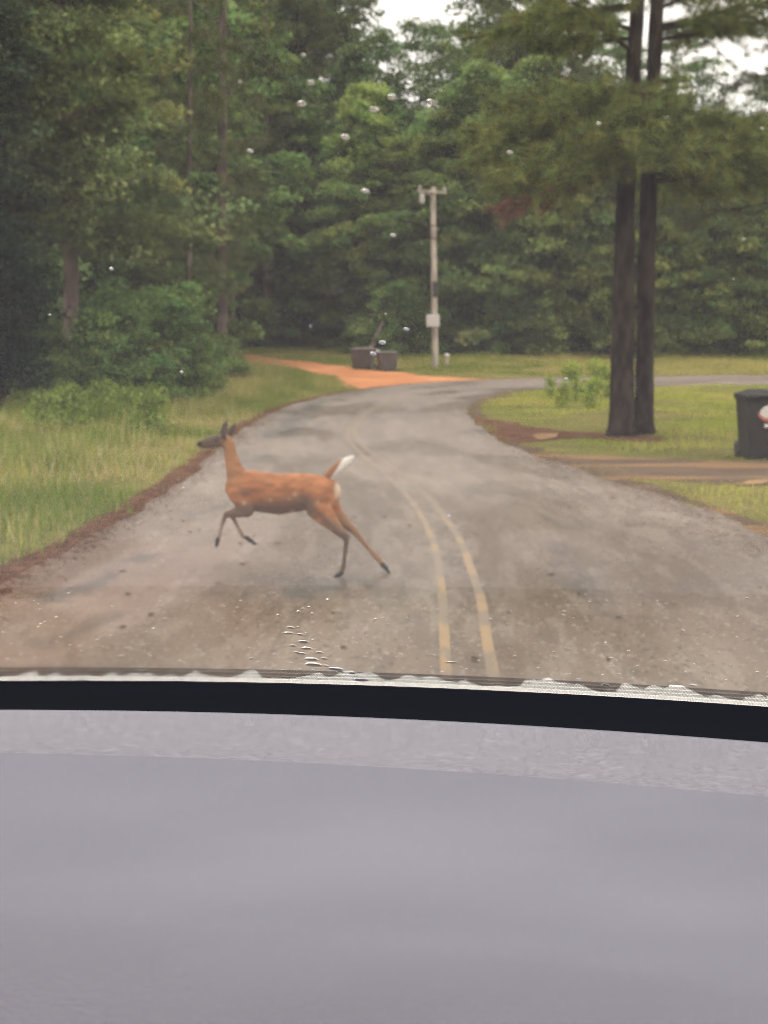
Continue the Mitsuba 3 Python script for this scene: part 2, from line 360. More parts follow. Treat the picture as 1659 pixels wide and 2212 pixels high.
def pads(rng, centres, radii, dirs, n, size, base, tilt=0.75, var=0.34):
    """Leafy pads: n leaves in each flattened, drooping pad."""
    N = len(centres)
    q = rng.normal(0, 1, (N, n, 3)); q = q / np.linalg.norm(q, axis=-1, keepdims=True) * rng.random((N, n, 1)) ** 0.45
    out = np.stack([dirs[:, 0], dirs[:, 1], dirs[:, 2] * 0], -1); out = unit(out)
    side = np.stack([-out[:, 1], out[:, 0], out[:, 0] * 0], -1)
    up = np.array([0, 0, 1.0])
    R = np.asarray(radii)[:, None, None]
    c = centres[:, None] + (out[:, None] * q[..., :1] * 1.25 + side[:, None] * q[..., 1:2]) * R + up * (q[..., 2:] * 0.52 - 0.28 * (q[..., :1] * 0.5 + 0.5) ** 2) * R
    c = c.reshape(-1, 3)
    d = np.repeat(out, n, 0) + rng.normal(0, 0.6, (N * n, 3)) + [0, 0, -0.25]
    nrm = rng.normal(0, tilt, (N * n, 3)) + up
    L = size * rng.uniform(0.65, 1.35, N * n)
    v, f, k = leaf_cards(c, d, nrm, L, L * rng.uniform(0.5, 0.75, N * n))
    col = np.repeat(palette(rng, N, base, var, 0.10), n, 0) * np.exp(rng.normal(0, 0.25, (N * n, 1)))
    return v, f, np.repeat(col, k, 0)


def broadleaf(seed, H, base, R, nb, per, n, size, color, r0=0.2, top=0.5, lean=0.3):
    rng = np.random.default_rng(seed)
    tip = np.array([rng.normal(0, lean), rng.normal(0, lean), H])
    tr = wobble_line(rng, np.array([0, 0, -0.3]), tip, 12, 0.12)
    tr[0, :2] = 0
    wood = [tube(tr, r0 * (1 - np.linspace(0, 1, 12) ** 1.3 * 0.93) * np.r_[1.35, np.ones(11)], 8)]
    cs, rs, ds = [], [], []
    for b in range(nb):
        t = base / H + (0.98 - base / H) * ((b + rng.random()) / nb)
        s = tr[0] + (tip - tr[0]) * 0 + np.array([np.interp(t, np.linspace(0, 1, 12), tr[:, i]) for i in range(3)])
        g = (t - base / H) / (1 - base / H)
        L = R * (0.55 + 0.45 * math.sin(math.pi * min(1, g * 0.9 + 0.18))) * (1 - top * g ** 2) * rng.uniform(0.55, 1.12)
        az = b * 2.39996 + rng.normal(0, 0.4)
        el = rng.uniform(0.0, 0.35) + 0.55 * g ** 2
        o = np.array([math.cos(az), math.sin(az), 0])
        q = np.linspace(0, 1, 7)[:, None]
        p = s + o * L * q * math.cos(el) + np.array([0, 0, 1]) * L * (q * math.sin(el) - 0.16 * q ** 2) + np.cumsum(rng.normal(0, 0.05 * L / 4, (7, 3)), 0) * q
        wood.append(tube(p, np.linspace(0.28 * r0 + 0.01, 0.012, 7) * (1 - 0.5 * g), 5, cap=False))
        for _ in range(per):
            a = rng.uniform(0.28, 1.02)
            c = np.array([np.interp(a, q[:, 0], p[:, i]) for i in range(3)])
            sp = 0.30 * L * (1.15 - 0.5 * a)
            off = rng.normal(0, 1, 3) * sp * np.array([1, 1, 0.3])
            cs.append(c + off); rs.append(rng.uniform(0.45, 1.0) * (0.55 + 0.11 * R)); ds.append(o + off * 0.3)
    cs, rs, ds = map(np.array, (cs, rs, ds))
    v, f, col = pads(rng, cs, rs, ds, n, size, color)
    return cat_mesh(wood), (v, f), col


def tufts(rng, c, d, n, L, w, base, spread=0.75, var=0.2):
    N = len(c)
    dd = unit(np.repeat(unit(d), n, 0) + rng.normal(0, spread, (N * n, 3)))
    c = np.repeat(c, n, 0)
    ln = (L * rng.uniform(0.6, 1.2, N * n))[:, None]
    tip = c + dd * ln - np.array([0, 0, 1]) * ln * 0.18
    side = unit(np.cross(dd, rng.normal(0, 1, (N * n, 3))))
    v, f, k = blades(c, tip, np.full(N * n, w) * rng.uniform(0.7, 1.3, N * n), side)
    col = np.repeat(palette(rng, N, base, var, 0.1), n, 0) * np.exp(rng.normal(0, 0.22, (N * n, 1)))
    return v, f, np.repeat(col, k, 0)


def bough(rng, s, az, L, el, droop, nsub, ntuft, wood, cs, ds, r=0.05, flat=0.35):
    o = np.array([math.cos(az), math.sin(az), 0]); side = np.array([-o[1], o[0], 0])
    q = np.linspace(0, 1, 9)[:, None]
    p = s + o * L * q * math.cos(el) + np.array([0, 0, 1]) * L * (q * math.sin(el) - droop * q ** 2) + np.cumsum(rng.normal(0, 0.02 * L, (9, 3)), 0) * q
    wood.append(tube(p, np.linspace(r, 0.010, 9), 6, cap=False))
    for k in range(nsub):
        a = 0.22 + 0.78 * (k + rng.random()) / nsub
        c = np.array([np.interp(a, q[:, 0], p[:, i]) for i in range(3)])
        sgn = 1 if k % 2 else -1
        dd = unit(o * rng.uniform(0.4, 1.0) + side * sgn * rng.uniform(0.4, 1.0) + np.array([0, 0, rng.normal(0.0, flat)]))
        l2 = L * rng.uniform(0.22, 0.42) * (1.15 - 0.6 * a)
        e = c + dd * l2 + np.array([0, 0, -0.15 * l2])
        wood.append(tube(np.array([c, (c + e) / 2 + [0, 0, 0.04 * l2], e]), [0.014, 0.010, 0.006], 4, cap=False))
        for m in range(ntuft):
            u = (m + 0.4 + 0.6 * rng.random()) / ntuft
            cs.append(c + (e - c) * u + rng.normal(0, 0.03, 3)); ds.append(dd + np.array([0, 0, 0.25]))


def pine(seed, H, base, R, nb, nsub, ntuft, n, L, w, color, r0=0.25):
    rng = np.random.default_rng(seed)
    tr = wobble_line(rng, np.array([0, 0, -0.3]), np.array([rng.normal(0, 0.3), rng.normal(0, 0.3), H]), 14, 0.05)
    tr[0, :2] = 0
    wood = [tube(tr, r0 * (1 - np.linspace(0, 1, 14) * 0.9), 9)]
    cs, ds = [], []
    for b in range(nb):
        t = base / H + (0.99 - base / H) * ((b + rng.random()) / nb)
        s = np.array([np.interp(t, np.linspace(0, 1, 14), tr[:, i]) for i in range(3)])
        g = (t - base / H) / (1 - base / H)
        bough(rng, s, b * 2.39996 + rng.normal(0, 0.3), R * (1 - 0.75 * g ** 1.5) * rng.uniform(0.6, 1.15), rng.uniform(-0.05, 0.25) + 0.5 * g ** 2, 0.25 * (1 - g), nsub, ntuft, wood, cs, ds, r=0.05)
    v, f, col = tufts(rng, np.array(cs), np.array(ds), n, L, w, color)
    return cat_mesh(wood), (v, f), col


def clip_col(c):
    return np.clip(c, 0.002, 0.6)


def group(name, made, bark='m_bark', foliage='crown', stem='trunk'):
    w, c, col = made
    scene[name] = {'type': 'shapegroup', stem: mikit.ply(w, bark, smooth=True), foliage: mikit.ply(c, 'm_leaf', color=clip_col(col))}


def plant(name, src, x, y, s=1.0, rz=0.0, sz=None, label=None, cat='tree', grp=None, sink=0.0):
    key = numbered(name)
    z = float(gz(x, y)) - sink
    scene[key] = {'type': 'instance', 'to_world': T().translate([float(x), float(y), z]).rotate([0, 0, 1], float(rz)).scale([s, s, sz or s]), 'shape': {'type': 'ref', 'id': src}}
    tag(key, label, cat, grp)
    return key


GREEN, OLIVE, LIME, DARK = (0.195, 0.285, 0.095), (0.200, 0.245, 0.098), (0.33, 0.46, 0.13), (0.150, 0.225, 0.095)
NEEDLE = (0.190, 0.225, 0.092)
group('src_leafy_a', broadleaf(11, 15, 1.2, 4.6, 46, 6, 100, 0.25, GREEN, 0.20))
group('src_leafy_b', broadleaf(12, 16, 2.2, 4.2, 44, 6, 100, 0.25, (0.200, 0.275, 0.094), 0.22))
group('src_leafy_c', broadleaf(13, 13, 0.9, 4.4, 42, 6, 100, 0.24, (0.240, 0.290, 0.088), 0.18))
group('src_leafy_d', broadleaf(14, 17, 3.0, 4.0, 44, 6, 95, 0.25, DARK, 0.22))
group('src_leafy_lime', broadleaf(15, 16, 1.6, 4.2, 46, 6, 105, 0.25, LIME, 0.2))
group('src_leafy_thin', broadleaf(16, 19, 4.0, 3.3, 44, 5, 36, 0.22, (0.18, 0.26, 0.10), 0.17, top=0.3))
group('src_pine_a', pine(21, 22, 5.5, 4.6, 46, 12, 4, 34, 0.42, 0.026, NEEDLE, 0.27))
group('src_pine_b', pine(22, 18, 2.5, 4.2, 46, 11, 4, 34, 0.42, 0.026, (0.145, 0.165, 0.075), 0.22))
group('src_under_a', broadleaf(31, 3.4, 0.3, 2.3, 22, 7, 80, 0.17, GREEN, 0.05, top=0.3, lean=0.2), foliage='foliage', stem='stem')
group('src_under_b', broadleaf(32, 2.6, 0.2, 1.9, 20, 7, 80, 0.15, (0.200, 0.270, 0.080), 0.045, top=0.3, lean=0.2), foliage='foliage', stem='stem')

rng = np.random.default_rng(7)


def ux(u, y):
    return (u - CU) / FPX * y / math.cos(PITCH) * 1.0


# the forest edge behind the pole, row by row
LB = 'leafy tree in the dense green treeline behind the utility pole'
front = [  # u, distance, source, scale
    (515, 99, 'src_leafy_b', 1.35), (590, 102, 'src_leafy_a', 1.25), (660, 99, 'src_leafy_a', 1.2), (735, 100, 'src_leafy_d', 1.2),
    (880, 91, 'src_leafy_c', 1.05), (960, 89, 'src_leafy_a', 1.0), (1040, 87, 'src_leafy_b', 1.1), (1120, 88, 'src_leafy_a', 1.05),
    (1200, 86, 'src_leafy_c', 1.1), (1285, 87, 'src_leafy_b', 0.95), (1370, 85, 'src_leafy_c', 0.98), (1450, 86, 'src_leafy_c', 1.05), (1530, 85, 'src_leafy_a', 0.88), (1610, 84, 'src_leafy_c', 1.0), (1690, 85, 'src_leafy_b', 0.9), (1770, 85, 'src_leafy_c', 1.1)]
def zone(u, row):
    z = 'between the clay track and the bins' if u < 760 else 'around the utility pole' if u < 1010 else 'between the pole and the twin pines' if u < 1320 else 'right of the twin pines'
    w = ('front row leafy tree', 'second row leafy tree', 'farthest leafy tree')[row]
    return dict(label=f'{w} of the treeline {z}', grp=f'{w}s of the treeline {z}')


for u, y, s, k in front:
    plant('leafy_tree', s, ux(u, y), y, k, rng.uniform(0, 360), **zone(u, 0))
for u in range(440, 1800, 75):
    y = rng.uniform(95, 101) + (12 if u < 760 else 0)
    tall = 1.5 if u < 700 else 1.05 if u < 1010 else 1.2 if u < 1180 else 0.92
    plant('leafy_tree', ('src_leafy_a', 'src_leafy_b', 'src_leafy_d')[int(rng.integers(3))], ux(u + rng.uniform(-20, 20), y), y, tall * rng.uniform(0.9, 1.1), rng.uniform(0, 360), **zone(u, 1))
for u in range(380, 1850, 80):
    y = rng.uniform(114, 124)
    tall = 1.6 if u < 720 else 1.1 if u < 1020 else 1.35 if u < 1160 else 0.95
    plant('leafy_tree', ('src_leafy_a', 'src_leafy_b', 'src_leafy_d')[int(rng.integers(3))], ux(u + rng.uniform(-20, 20), y), y, tall * rng.uniform(0.9, 1.1), rng.uniform(0, 360), **zone(u, 2))
plant('leafy_tree', 'src_leafy_lime', ux(800, 93), 93, 1.05, 40, label='bright light green leafy tree standing left of the utility pole', grp=None)
for u, y, k in ((790, 112, 1.42), (845, 108, 1.2), (905, 114, 1.3), (960, 106, 1.22), (1010, 112, 1.5), (1065, 110, 1.48), (1130, 116, 1.5), (1200, 112, 1.45), (1270, 116, 1.45), (1345, 110, 1.25), (1430, 114, 1.3), (1510, 112, 1.15), (1600, 116, 1.1)):
    plant('tall_tree', 'src_leafy_thin', ux(u, y), y, k, rng.uniform(0, 360), label='thin crowned tall tree with sky showing through behind the utility pole', grp='thin crowned trees against the bright sky')
# tall pines behind on the left and in the middle
for u, y, s, k in ((545, 106, 'src_pine_a', 1.3), (640, 110, 'src_pine_a', 1.4), (720, 112, 'src_pine_a', 1.35), (1120, 105, 'src_pine_a', 1.25), (1190, 108, 'src_pine_a', 1.2)):
    plant('pine_tree', s, ux(u, y), y, k, rng.uniform(0, 360), label='tall dark pine rising above the leafy treeline', grp='tall pines behind the treeline')
# the left wood
LW = 'tree of the dense dark wood left of the road'
for u, y, s, k in ((30, 47, 'src_leafy_d', 1.05), (-330, 40, 'src_leafy_a', 0.9), (200, 58, 'src_pine_b', 0.85), (225, 56, 'src_leafy_d', 0.8), (320, 66, 'src_pine_b', 1.0), (220, 62, 'src_leafy_b', 1.1),
                   (60, 60, 'src_leafy_a', 1.2), (130, 70, 'src_leafy_b', 1.3), (270, 72, 'src_leafy_d', 1.25), (-80, 56, 'src_leafy_d', 1.2), (430, 80, 'src_leafy_a', 1.35), (300, 84, 'src_leafy_b', 1.5), (180, 86, 'src_leafy_a', 1.5),
                   (60, 88, 'src_leafy_d', 1.6), (-60, 82, 'src_leafy_b', 1.5), (490, 96, 'src_leafy_b', 1.6), (-170, 66, 'src_leafy_b', 1.3), (400, 100, 'src_leafy_a', 1.7), (260, 108, 'src_leafy_d', 1.8), (100, 108, 'src_leafy_a', 1.8)):
    plant('wood_tree', s, ux(u, y), y, k, rng.uniform(0, 360), label=LW, grp='trees of the wood on the left')

# the leafy oak at the left, nearest of the wood
w, c, col = broadleaf(41, 14.5, 4.7, 3.7, 44, 8, 120, 0.17, OLIVE, 0.26, top=0.35, lean=0.2)
ox, oy = ux(168, 39.5), 39.5
tr = T().translate([ox, oy, float(gz(ox, oy))])
obj('oak_tree__trunk', w, 'm_bark_pale', smooth=True, to_world=tr)
obj('oak_tree__crown', c, 'm_leaf', color=clip_col(col), to_world=tr)
tag('oak_tree', 'olive leaved broad tree with pinkish brown bare trunk behind the left shrubs', 'tree')
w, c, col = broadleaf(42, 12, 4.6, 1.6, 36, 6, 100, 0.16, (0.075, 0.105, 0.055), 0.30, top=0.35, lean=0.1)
ox, oy = ux(18, 36), 36.0
tr = T().translate([ox - 0.15, oy, float(gz(ox, oy))])
obj('dark_tree__trunk', w, 'm_bark', smooth=True, to_world=tr)
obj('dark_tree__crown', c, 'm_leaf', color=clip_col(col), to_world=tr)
tag('dark_tree', 'dark shaded tree with thick blackish trunk at the left edge of the picture', 'tree')


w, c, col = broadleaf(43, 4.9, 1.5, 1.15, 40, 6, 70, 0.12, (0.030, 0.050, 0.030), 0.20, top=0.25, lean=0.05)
ox, oy = ux(2, 33), 33.0
tr = T().translate([ox, oy, float(gz(ox, oy))])
obj('evergreen_tree__trunk', w, 'm_bark', smooth=True, to_world=tr)
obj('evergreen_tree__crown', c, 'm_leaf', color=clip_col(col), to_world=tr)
tag('evergreen_tree', 'small blackish green round crowned evergreen at the left edge, nearest the road', 'tree')


def bare_trunk(name, u0, v0, u1, v1, y, w0, w1, label, bark='m_bark_pale', seed=1, limbs=8, low=0.3):
    r_ = np.random.default_rng(seed)
    a, b = at(u0, v0, y), at(u1, v1, y)
    a[2] = float(gz(a[0], y)) - 0.2
    p = wobble_line(r_, a, b, 10, 0.02)
    sc = y / FPX / 2
    key = numbered(name)
    wood = [tube(p, np.linspace(w0 * sc, w1 * sc, 10), 9)]
    cs, ds = [], []
    for k in range(limbs):
        g = low + (1 - low) * (k + r_.random()) / limbs
        s = np.array([np.interp(g, np.linspace(0, 1, 10), p[:, c_]) for c_ in range(3)])
        bough(r_, s, k * 2.4 + r_.uniform(0, 0.8), r_.uniform(1.4, 3.2) * (1.1 - 0.6 * g), r_.uniform(-0.1, 0.3), 0.2, 9, 3, wood, cs, ds, r=0.03)
    obj(key + '__trunk', cat_mesh(wood), bark, smooth=True)
    v, f, col = tufts(r_, np.array(cs), np.array(ds), 30, 0.38, 0.026, (0.165, 0.195, 0.085))
    obj(key + '__crown', (v, f), 'm_leaf', color=clip_col(col))
    tag(key, label, 'tree')


bare_trunk('slender_tree', 405, 790, 408, -80, 60, 16, 5, 'slender grey trunk left of the thick pine trunk by the clay track', 'm_bark_mid', seed=3, limbs=30, low=0.22)
bare_trunk('slender_tree', 575, 760, 573, -40, 96, 15, 5, 'slender pale trunk standing right of the clay track mouth', seed=4, limbs=26, low=0.36)
bare_trunk('slender_tree', 502, 770, 500, 50, 84, 12, 5, 'thin trunk just right of the thick pine trunk', seed=5, limbs=26, low=0.3)

bare_trunk('thick_pine', 477, 768, 483, -160, 70, 31, 12, 'thick grey brown pine trunk at the mouth of the orange clay track', 'm_bark_mid', seed=8, limbs=44, low=0.24)
# leaning dead trunk behind the bins
a, b = at(792, 760, 82), at(822, 700, 84)
a[2] = float(gz(a[0], a[1])) - 0.1
obj('leaning_trunk', tube(wobble_line(np.random.default_rng(3), a, b + (b - a) * 0.05, 8, 0.02), np.linspace(0.17, 0.11, 8), 8), 'm_bark_mid', smooth=True)
tag('leaning_trunk', 'bare brown trunk leaning to the right behind the two distant bins', 'tree trunk')

# ------------------------------------------------------------------ the twin pines on the right
def twin(key, base, pts, widths, y, seed, boughs, label):
    r_ = np.random.default_rng(seed)
    p = np.array([at(u, v, y) for u, v in pts])
    p[0, 2] = float(gz(p[0, 0], y)) - 0.05
    p = smooth_line(p, 8)
    sc = y / FPX / 2
    w = np.interp(np.linspace(0, 1, len(p)), np.linspace(0, 1, len(widths)), widths) * sc
    w *= 1 + 0.35 * np.exp(-(p[:, 2] - p[0, 2]) / 0.18)
    v, f = tube(p, w, 20)
    nrm = unit(v - np.array([np.interp(v[:, 2], p[:, 2], p[:, 0]), np.interp(v[:, 2], p[:, 2], p[:, 1]), v[:, 2]]).T)
    v = v + nrm * ((meshkit.fbm(v * np.array([9, 9, 2.5]), 3, seed) - 0.5) * 0.045)[:, None]
    obj(key + '__trunk', (v, f), 'm_bark', smooth=True)
    cs, ds, wood = [], [], []
    for z, az, L, el, dp in boughs(r_):
        s = np.array([np.interp(z, p[:, 2], p[:, 0]), y, z])
        wd = []
        bough(r_, s, az, L, el, dp, 22, 5, wd, cs, ds, r=0.045, flat=0.30)
        obj(numbered(key + '__limb'), cat_mesh(wd), 'm_bark', smooth=True)
    v, f, col = tufts(r_, np.array(cs), np.array(ds), 30, 0.23, 0.011, (0.205, 0.240, 0.080), 0.65, 0.25)
    obj(key + '__crown', (v, f), 'm_leaf', color=clip_col(col))
    tag(key, label, 'tree')


def boughs_left(r):
    out = []
    for _ in range(22):      # the low heavy skirt of boughs
        out.append((r.uniform(4.9, 6.3), r.uniform(1.9, 4.7), r.uniform(2.0, 3.5), r.uniform(-0.1, 0.25), r.uniform(0.12, 0.30)))
    for az in (3.25, 3.0, 3.5, 4.2, 4.6, 4.35, 4.75, 5.0, 4.5):
        out.append((r.uniform(5.2, 6.5), az, r.uniform(2.6, 3.5), 0.05, 0.25))
    for _ in range(12):
        out.append((r.uniform(6.8, 10.5), r.uniform(2.0, 4.4), r.uniform(1.8, 3.2), r.uniform(0.0, 0.4), r.uniform(0.08, 0.2)))
    return out


def boughs_right(r):
    out = []
    for _ in range(13):
        out.append((r.uniform(4.7, 6.0), r.uniform(-1.5, 1.2), r.uniform(1.6, 2.9), r.uniform(-0.1, 0.2), r.uniform(0.12, 0.3)))
    for az in (-1.9, -1.5, -1.2, -1.7, -1.35, -0.9):
        out.append((r.uniform(5.1, 6.4), az, r.uniform(1.8, 2.6), 0.0, 0.3))
    for _ in range(9):
        out.append((r.uniform(6.9, 10.5), r.uniform(-1.2, 1.3), r.uniform(1.8, 3.0), r.uniform(0.0, 0.4), r.uniform(0.08, 0.2)))
    return out


twin('twin_pine', 0, [(1343, 938), (1346, 700), (1350, 480), (1362, 240), (1378, 0), (1395, -300)], [56, 47, 41, 34, 28, 22], 27.0, 51, boughs_left, 'left and thicker of the two dark pines standing close together right of the road')
twin('twin_pine_001', 0, [(1391, 942), (1394, 700), (1399, 480), (1408, 240), (1419, 0), (1430, -300)], [41, 38, 36, 31, 27, 22], 27.5, 52, boughs_right, 'right and slimmer of the two dark pines standing close together right of the road')
r_ = np.random.default_rng(9)
cs, ds, wd = [], [], []
bough(r_, at(1345, 368, 26.0), 3.35, 2.3, -0.32, 0.06, 20, 5, wd, cs, ds, r=0.03, flat=0.2)
obj('twin_pine__dead_limb', cat_mesh(wd), 'm_bark', smooth=True)
v, f, col = tufts(r_, np.array(cs), np.array(ds), 28, 0.2, 0.011, (0.25, 0.13, 0.10), 0.6)
obj('twin_pine__dead_needles', (v, f), 'm_leaf', color=clip_col(col))
labels['twin_pine__dead_limb'] = {'label': 'drooping dead limb with reddish brown needles'}
# a pine outside the frame on the right whose boughs reach into it
group('src_pine_c', pine(61, 15, 4.6, 4.4, 36, 16, 4, 30, 0.26, 0.013, (0.10, 0.115, 0.058), 0.25))
plant('edge_pine', 'src_pine_c', ux(1790, 34), 34, 1.0, 20, label='dark pine whose boughs reach in from the right edge of the picture', cat='tree')

# ------------------------------------------------------------------ shrubs and weeds
SH = [(60, 40, 0.55, 'b'), (110, 37.0, 0.55, 'b'), (180, 37.5, 0.45, 'b'), (245, 38.5, 0.62, 'a'), (290, 39, 0.76, 'a'), (345, 40, 0.78, 'a'), (392, 43, 0.6, 'b'), (432, 50, 0.55, 'a'), (315, 45, 0.9, 'a'), (262, 46, 0.9, 'a'), (10, 44, 0.7, 'b'), (455, 60, 0.8, 'b'), (-40, 37, 0.7, 'b'), (370, 49, 1.0, 'a'), (100, 48, 0.8, 'b')]
for u, y, k, s in SH:
    plant('shrub', 'src_under_' + s, ux(u, y), y, k, rng.uniform(0, 360), label='green leafy shrub in the thicket along the left verge', cat='shrub', grp='shrubs of the thicket on the left verge')
for u in range(500, 1800, 48):
    y = (97 if u < 760 else 86) + rng.uniform(-1, 4)
    plant('undergrowth_shrub', ('src_under_a', 'src_under_b')[int(rng.integers(2))], ux(u, y), y, rng.uniform(0.7, 1.25), rng.uniform(0, 360), label='leafy shrub at the foot of the treeline beyond the far grass', cat='shrub', grp='shrubs at the foot of the far treeline')
group('src_weed', broadleaf(71, 1.5, 0.05, 0.62, 15, 3, 16, 0.15, (0.36, 0.46, 0.10), 0.012, top=0.5, lean=0.08), foliage='foliage', stem='stem')
for u, y, k, lb in ((1238, 41, 1.0, 'tallest yellow green weed clump left of the twin pines'), (1272, 37, 0.75, 'green weed clump nearest the twin pines on the left'), (1186, 43, 0.55, 'small low weed clump farthest left of the twin pines'),
                    (1306, 43, 0.85, 'weed clump half hidden behind the left twin pine trunk'), (1215, 38, 0.6, 'weed clump in front of the tallest weeds left of the twin pines'), (1290, 45, 1.0, 'upright weeds between the tallest clump and the twin pines')):
    plant('weed_clump', 'src_weed', ux(u, y), y, 0.72 * k, rng.uniform(0, 360), 1.0 * k, label=lb, cat='weed')
group('src_verge_weed', broadleaf(72, 1.3, 0.05, 0.50, 16, 3, 14, 0.13, (0.23, 0.31, 0.08), 0.012, top=0.6, lean=0.1), foliage='foliage', stem='stem')
for n_ in range(26):
    y = rng.uniform(27, 37)
    u = rng.uniform(-20, 470 - (37 - y) * 14)
    k = rng.uniform(0.5, 0.95)
    plant('verge_weed', 'src_verge_weed', ux(u, y), y, 0.75 * k, rng.uniform(0, 360), 0.95 * k, label='leafy green weed standing in the tall grass before the left thicket', cat='weed', grp='weeds in the grass before the left thicket')


# ------------------------------------------------------------------ grass
def grass(key, poly, n, hmin, hmax, w, seed, cols, label, dry=0.25):
    r = np.random.default_rng(seed)
    x0, y0, x1, y1 = poly.bounds
    shapely.prepare(poly)
    pts = np.c_[r.uniform(x0, x1, n * 4), r.uniform(y0, y1, n * 4)]
    ok = shapely.contains_xy(poly, pts[:, 0], pts[:, 1])
    dens = meshkit.fbm(np.c_[pts * 0.8, pts[:, :1] * 0], 3, seed + 1)
    ok &= dens + r.normal(0, 0.13, len(pts)) > 0.42
    pts = pts[ok][:n]
    hh = meshkit.fbm(np.c_[pts * 0.5, pts[:, :1] * 0], 3, seed + 2)
    tone = meshkit.fbm(np.c_[pts * 0.33, pts[:, :1] * 0 + 3], 3, seed + 3)
    b = np.c_[pts, gz(pts[:, 0], pts[:, 1]) - 0.01]
    d = np.clip(shapely.distance(ALLP, shapely.points(pts)), 0, 1.5) / 1.5
    h = (hmin + (hmax - hmin) * np.clip((hh - 0.3) * 2.2, 0, 1)) * (0.35 + 0.65 * d) * r.uniform(0.6, 1.25, len(pts))
    az = r.uniform(0, 2 * np.pi, len(pts))
    lean = np.c_[np.cos(az), np.sin(az)] * (h * r.uniform(0.1, 0.75, len(pts)))[:, None]
    tip = b + np.c_[lean, h]
    v, f, k = blades(b, tip, w * r.uniform(0.6, 1.4, len(pts)), np.c_[-np.sin(az), np.cos(az), 0 * az])
    t = np.clip((tone - 0.5) * 4.2 + 0.5 + r.normal(0, 0.22, len(pts)), 0, 1)[:, None]
    c = np.asarray(cols[0]) * (1 - t) + np.asarray(cols[1]) * t
    straw = (r.random(len(pts)) < dry * np.clip(t[:, 0] * 1.6, 0, 1))[:, None]
    c = np.where(straw, np.asarray(cols[2]), c) * np.exp(r.normal(0, 0.2, (len(pts), 1)))
    obj(key, (v, f), 'm_grass', color=clip_col(np.repeat(c, k, 0)))
    tag(key, label, 'grass', kind='stuff')


COLS = ((0.20, 0.27, 0.055), (0.46, 0.42, 0.12), (0.62, 0.50, 0.25))
left_area = sg.Polygon(np.vstack([Lc[Lc[:, 1] < 60][10:], [[-3, 62], [-8, 78], [-20, 80], [-22, 40], [-14, 8], [-9, 6]]])).buffer(0).difference(shapely.union_all([road_poly.buffer(0.03), clay_poly, needle_l.buffer(-0.11)]))
grass('grass', left_area, 150000, 0.18, 0.62, 0.018, 100, COLS, 'yellow green rough grass on the left verge', dry=0.5)
right_area = sg.Polygon(np.vstack([Rc[30:][Rc[30:, 1] < 56], [[40, 58], [40, 12], [8, 6]]])).buffer(0)
right_area = right_area.intersection(sg.box(0, 6, 24, 60)).difference(shapely.union_all([road_poly, sg.Polygon(ragged(np.array(drive_poly.buffer(-0.7).exterior.coords), 0.6, 0.9, 31)).buffer(0), needle_r.buffer(-0.2), bare_r.buffer(-0.25)]).buffer(0.02))
grass('grass_001', right_area, 110000, 0.05, 0.20, 0.017, 110, ((0.36, 0.44, 0.075), (0.58, 0.60, 0.12), (0.55, 0.44, 0.2)), 'bright green mown grass right of the road')
far_area = sg.box(-16, 58, 34, 100).difference(ALLP.buffer(0.05))
grass('grass_002', far_area, 110000, 0.08, 0.34, 0.032, 120, ((0.24, 0.30, 0.07), (0.50, 0.44, 0.13), (0.62, 0.5, 0.25)), 'pale green grass strip beyond the far side of the road')
def straw(key, line, n, sd, shift, seed, col, label):
    r = np.random.default_rng(seed)
    line = np.asarray(line)
    w = 1 / np.clip(line[:, 1], 6, 99) ** 1.2 * np.linalg.norm(np.gradient(line, axis=0), axis=1)
    i = r.choice(len(line), n, p=w / w.sum())
    c = line[i] + r.normal(0, 0.08, (n, 2)) + np.c_[shift + r.normal(0, sd, n) * (0.5 + meshkit.fbm(np.c_[line[i] * 0.9, i * 0], 2, seed)), np.zeros(n)]
    az = r.uniform(0, 2 * np.pi, n); L = r.uniform(0.06, 0.17, n)
    d = np.c_[np.cos(az), np.sin(az), r.normal(0, 0.06, n)]
    b = np.c_[c, rise(c[:, 1]) + r.uniform(0.02, 0.035, n)]
    v, f, k = blades(b, b + d * L[:, None], r.uniform(0.008, 0.016, n), np.c_[-np.sin(az), np.cos(az), 0 * az])
    obj(key, (v, f), 'm_grass', color=clip_col(np.repeat(palette(r, n, col, 0.35, 0.1), k, 0)))
    tag(key, label, 'pine straw', kind='stuff')


straw('pine_straw', Lc[20:24 * 10], 13000, 0.13, -0.04, 5, (0.17, 0.095, 0.06), 'loose brown pine straw along the left road edge')
straw('pine_straw_001', Rc[24:24 * 10], 12000, 0.30, 0.0, 6, (0.21, 0.135, 0.085), 'loose pine straw and grit along the right road edge')
for poly, nm, lb in ((sg.Polygon(ragged(smooth_line(P([(1150, 944), (1180, 938), (1205, 938), (1195, 948), (1165, 952)]), 8), 0.08, 2, 3)).buffer(0), 'sand_patch', 'small pale sand patch in the grass left of the twin pines'),
                     (sg.Polygon(ragged(smooth_line(P([(1590, 1050), (1620, 1041), (1659, 1037), (1659, 1043), (1625, 1050)]), 8), 0.08, 2, 5)).buffer(0), 'sand_patch_001', 'orange sand patch beside the driveway at the right edge')):
    obj(nm, sheet(poly, 0.021, 0.2), 'm_sand', smooth=True)
    tag(nm, lb, kind='structure')

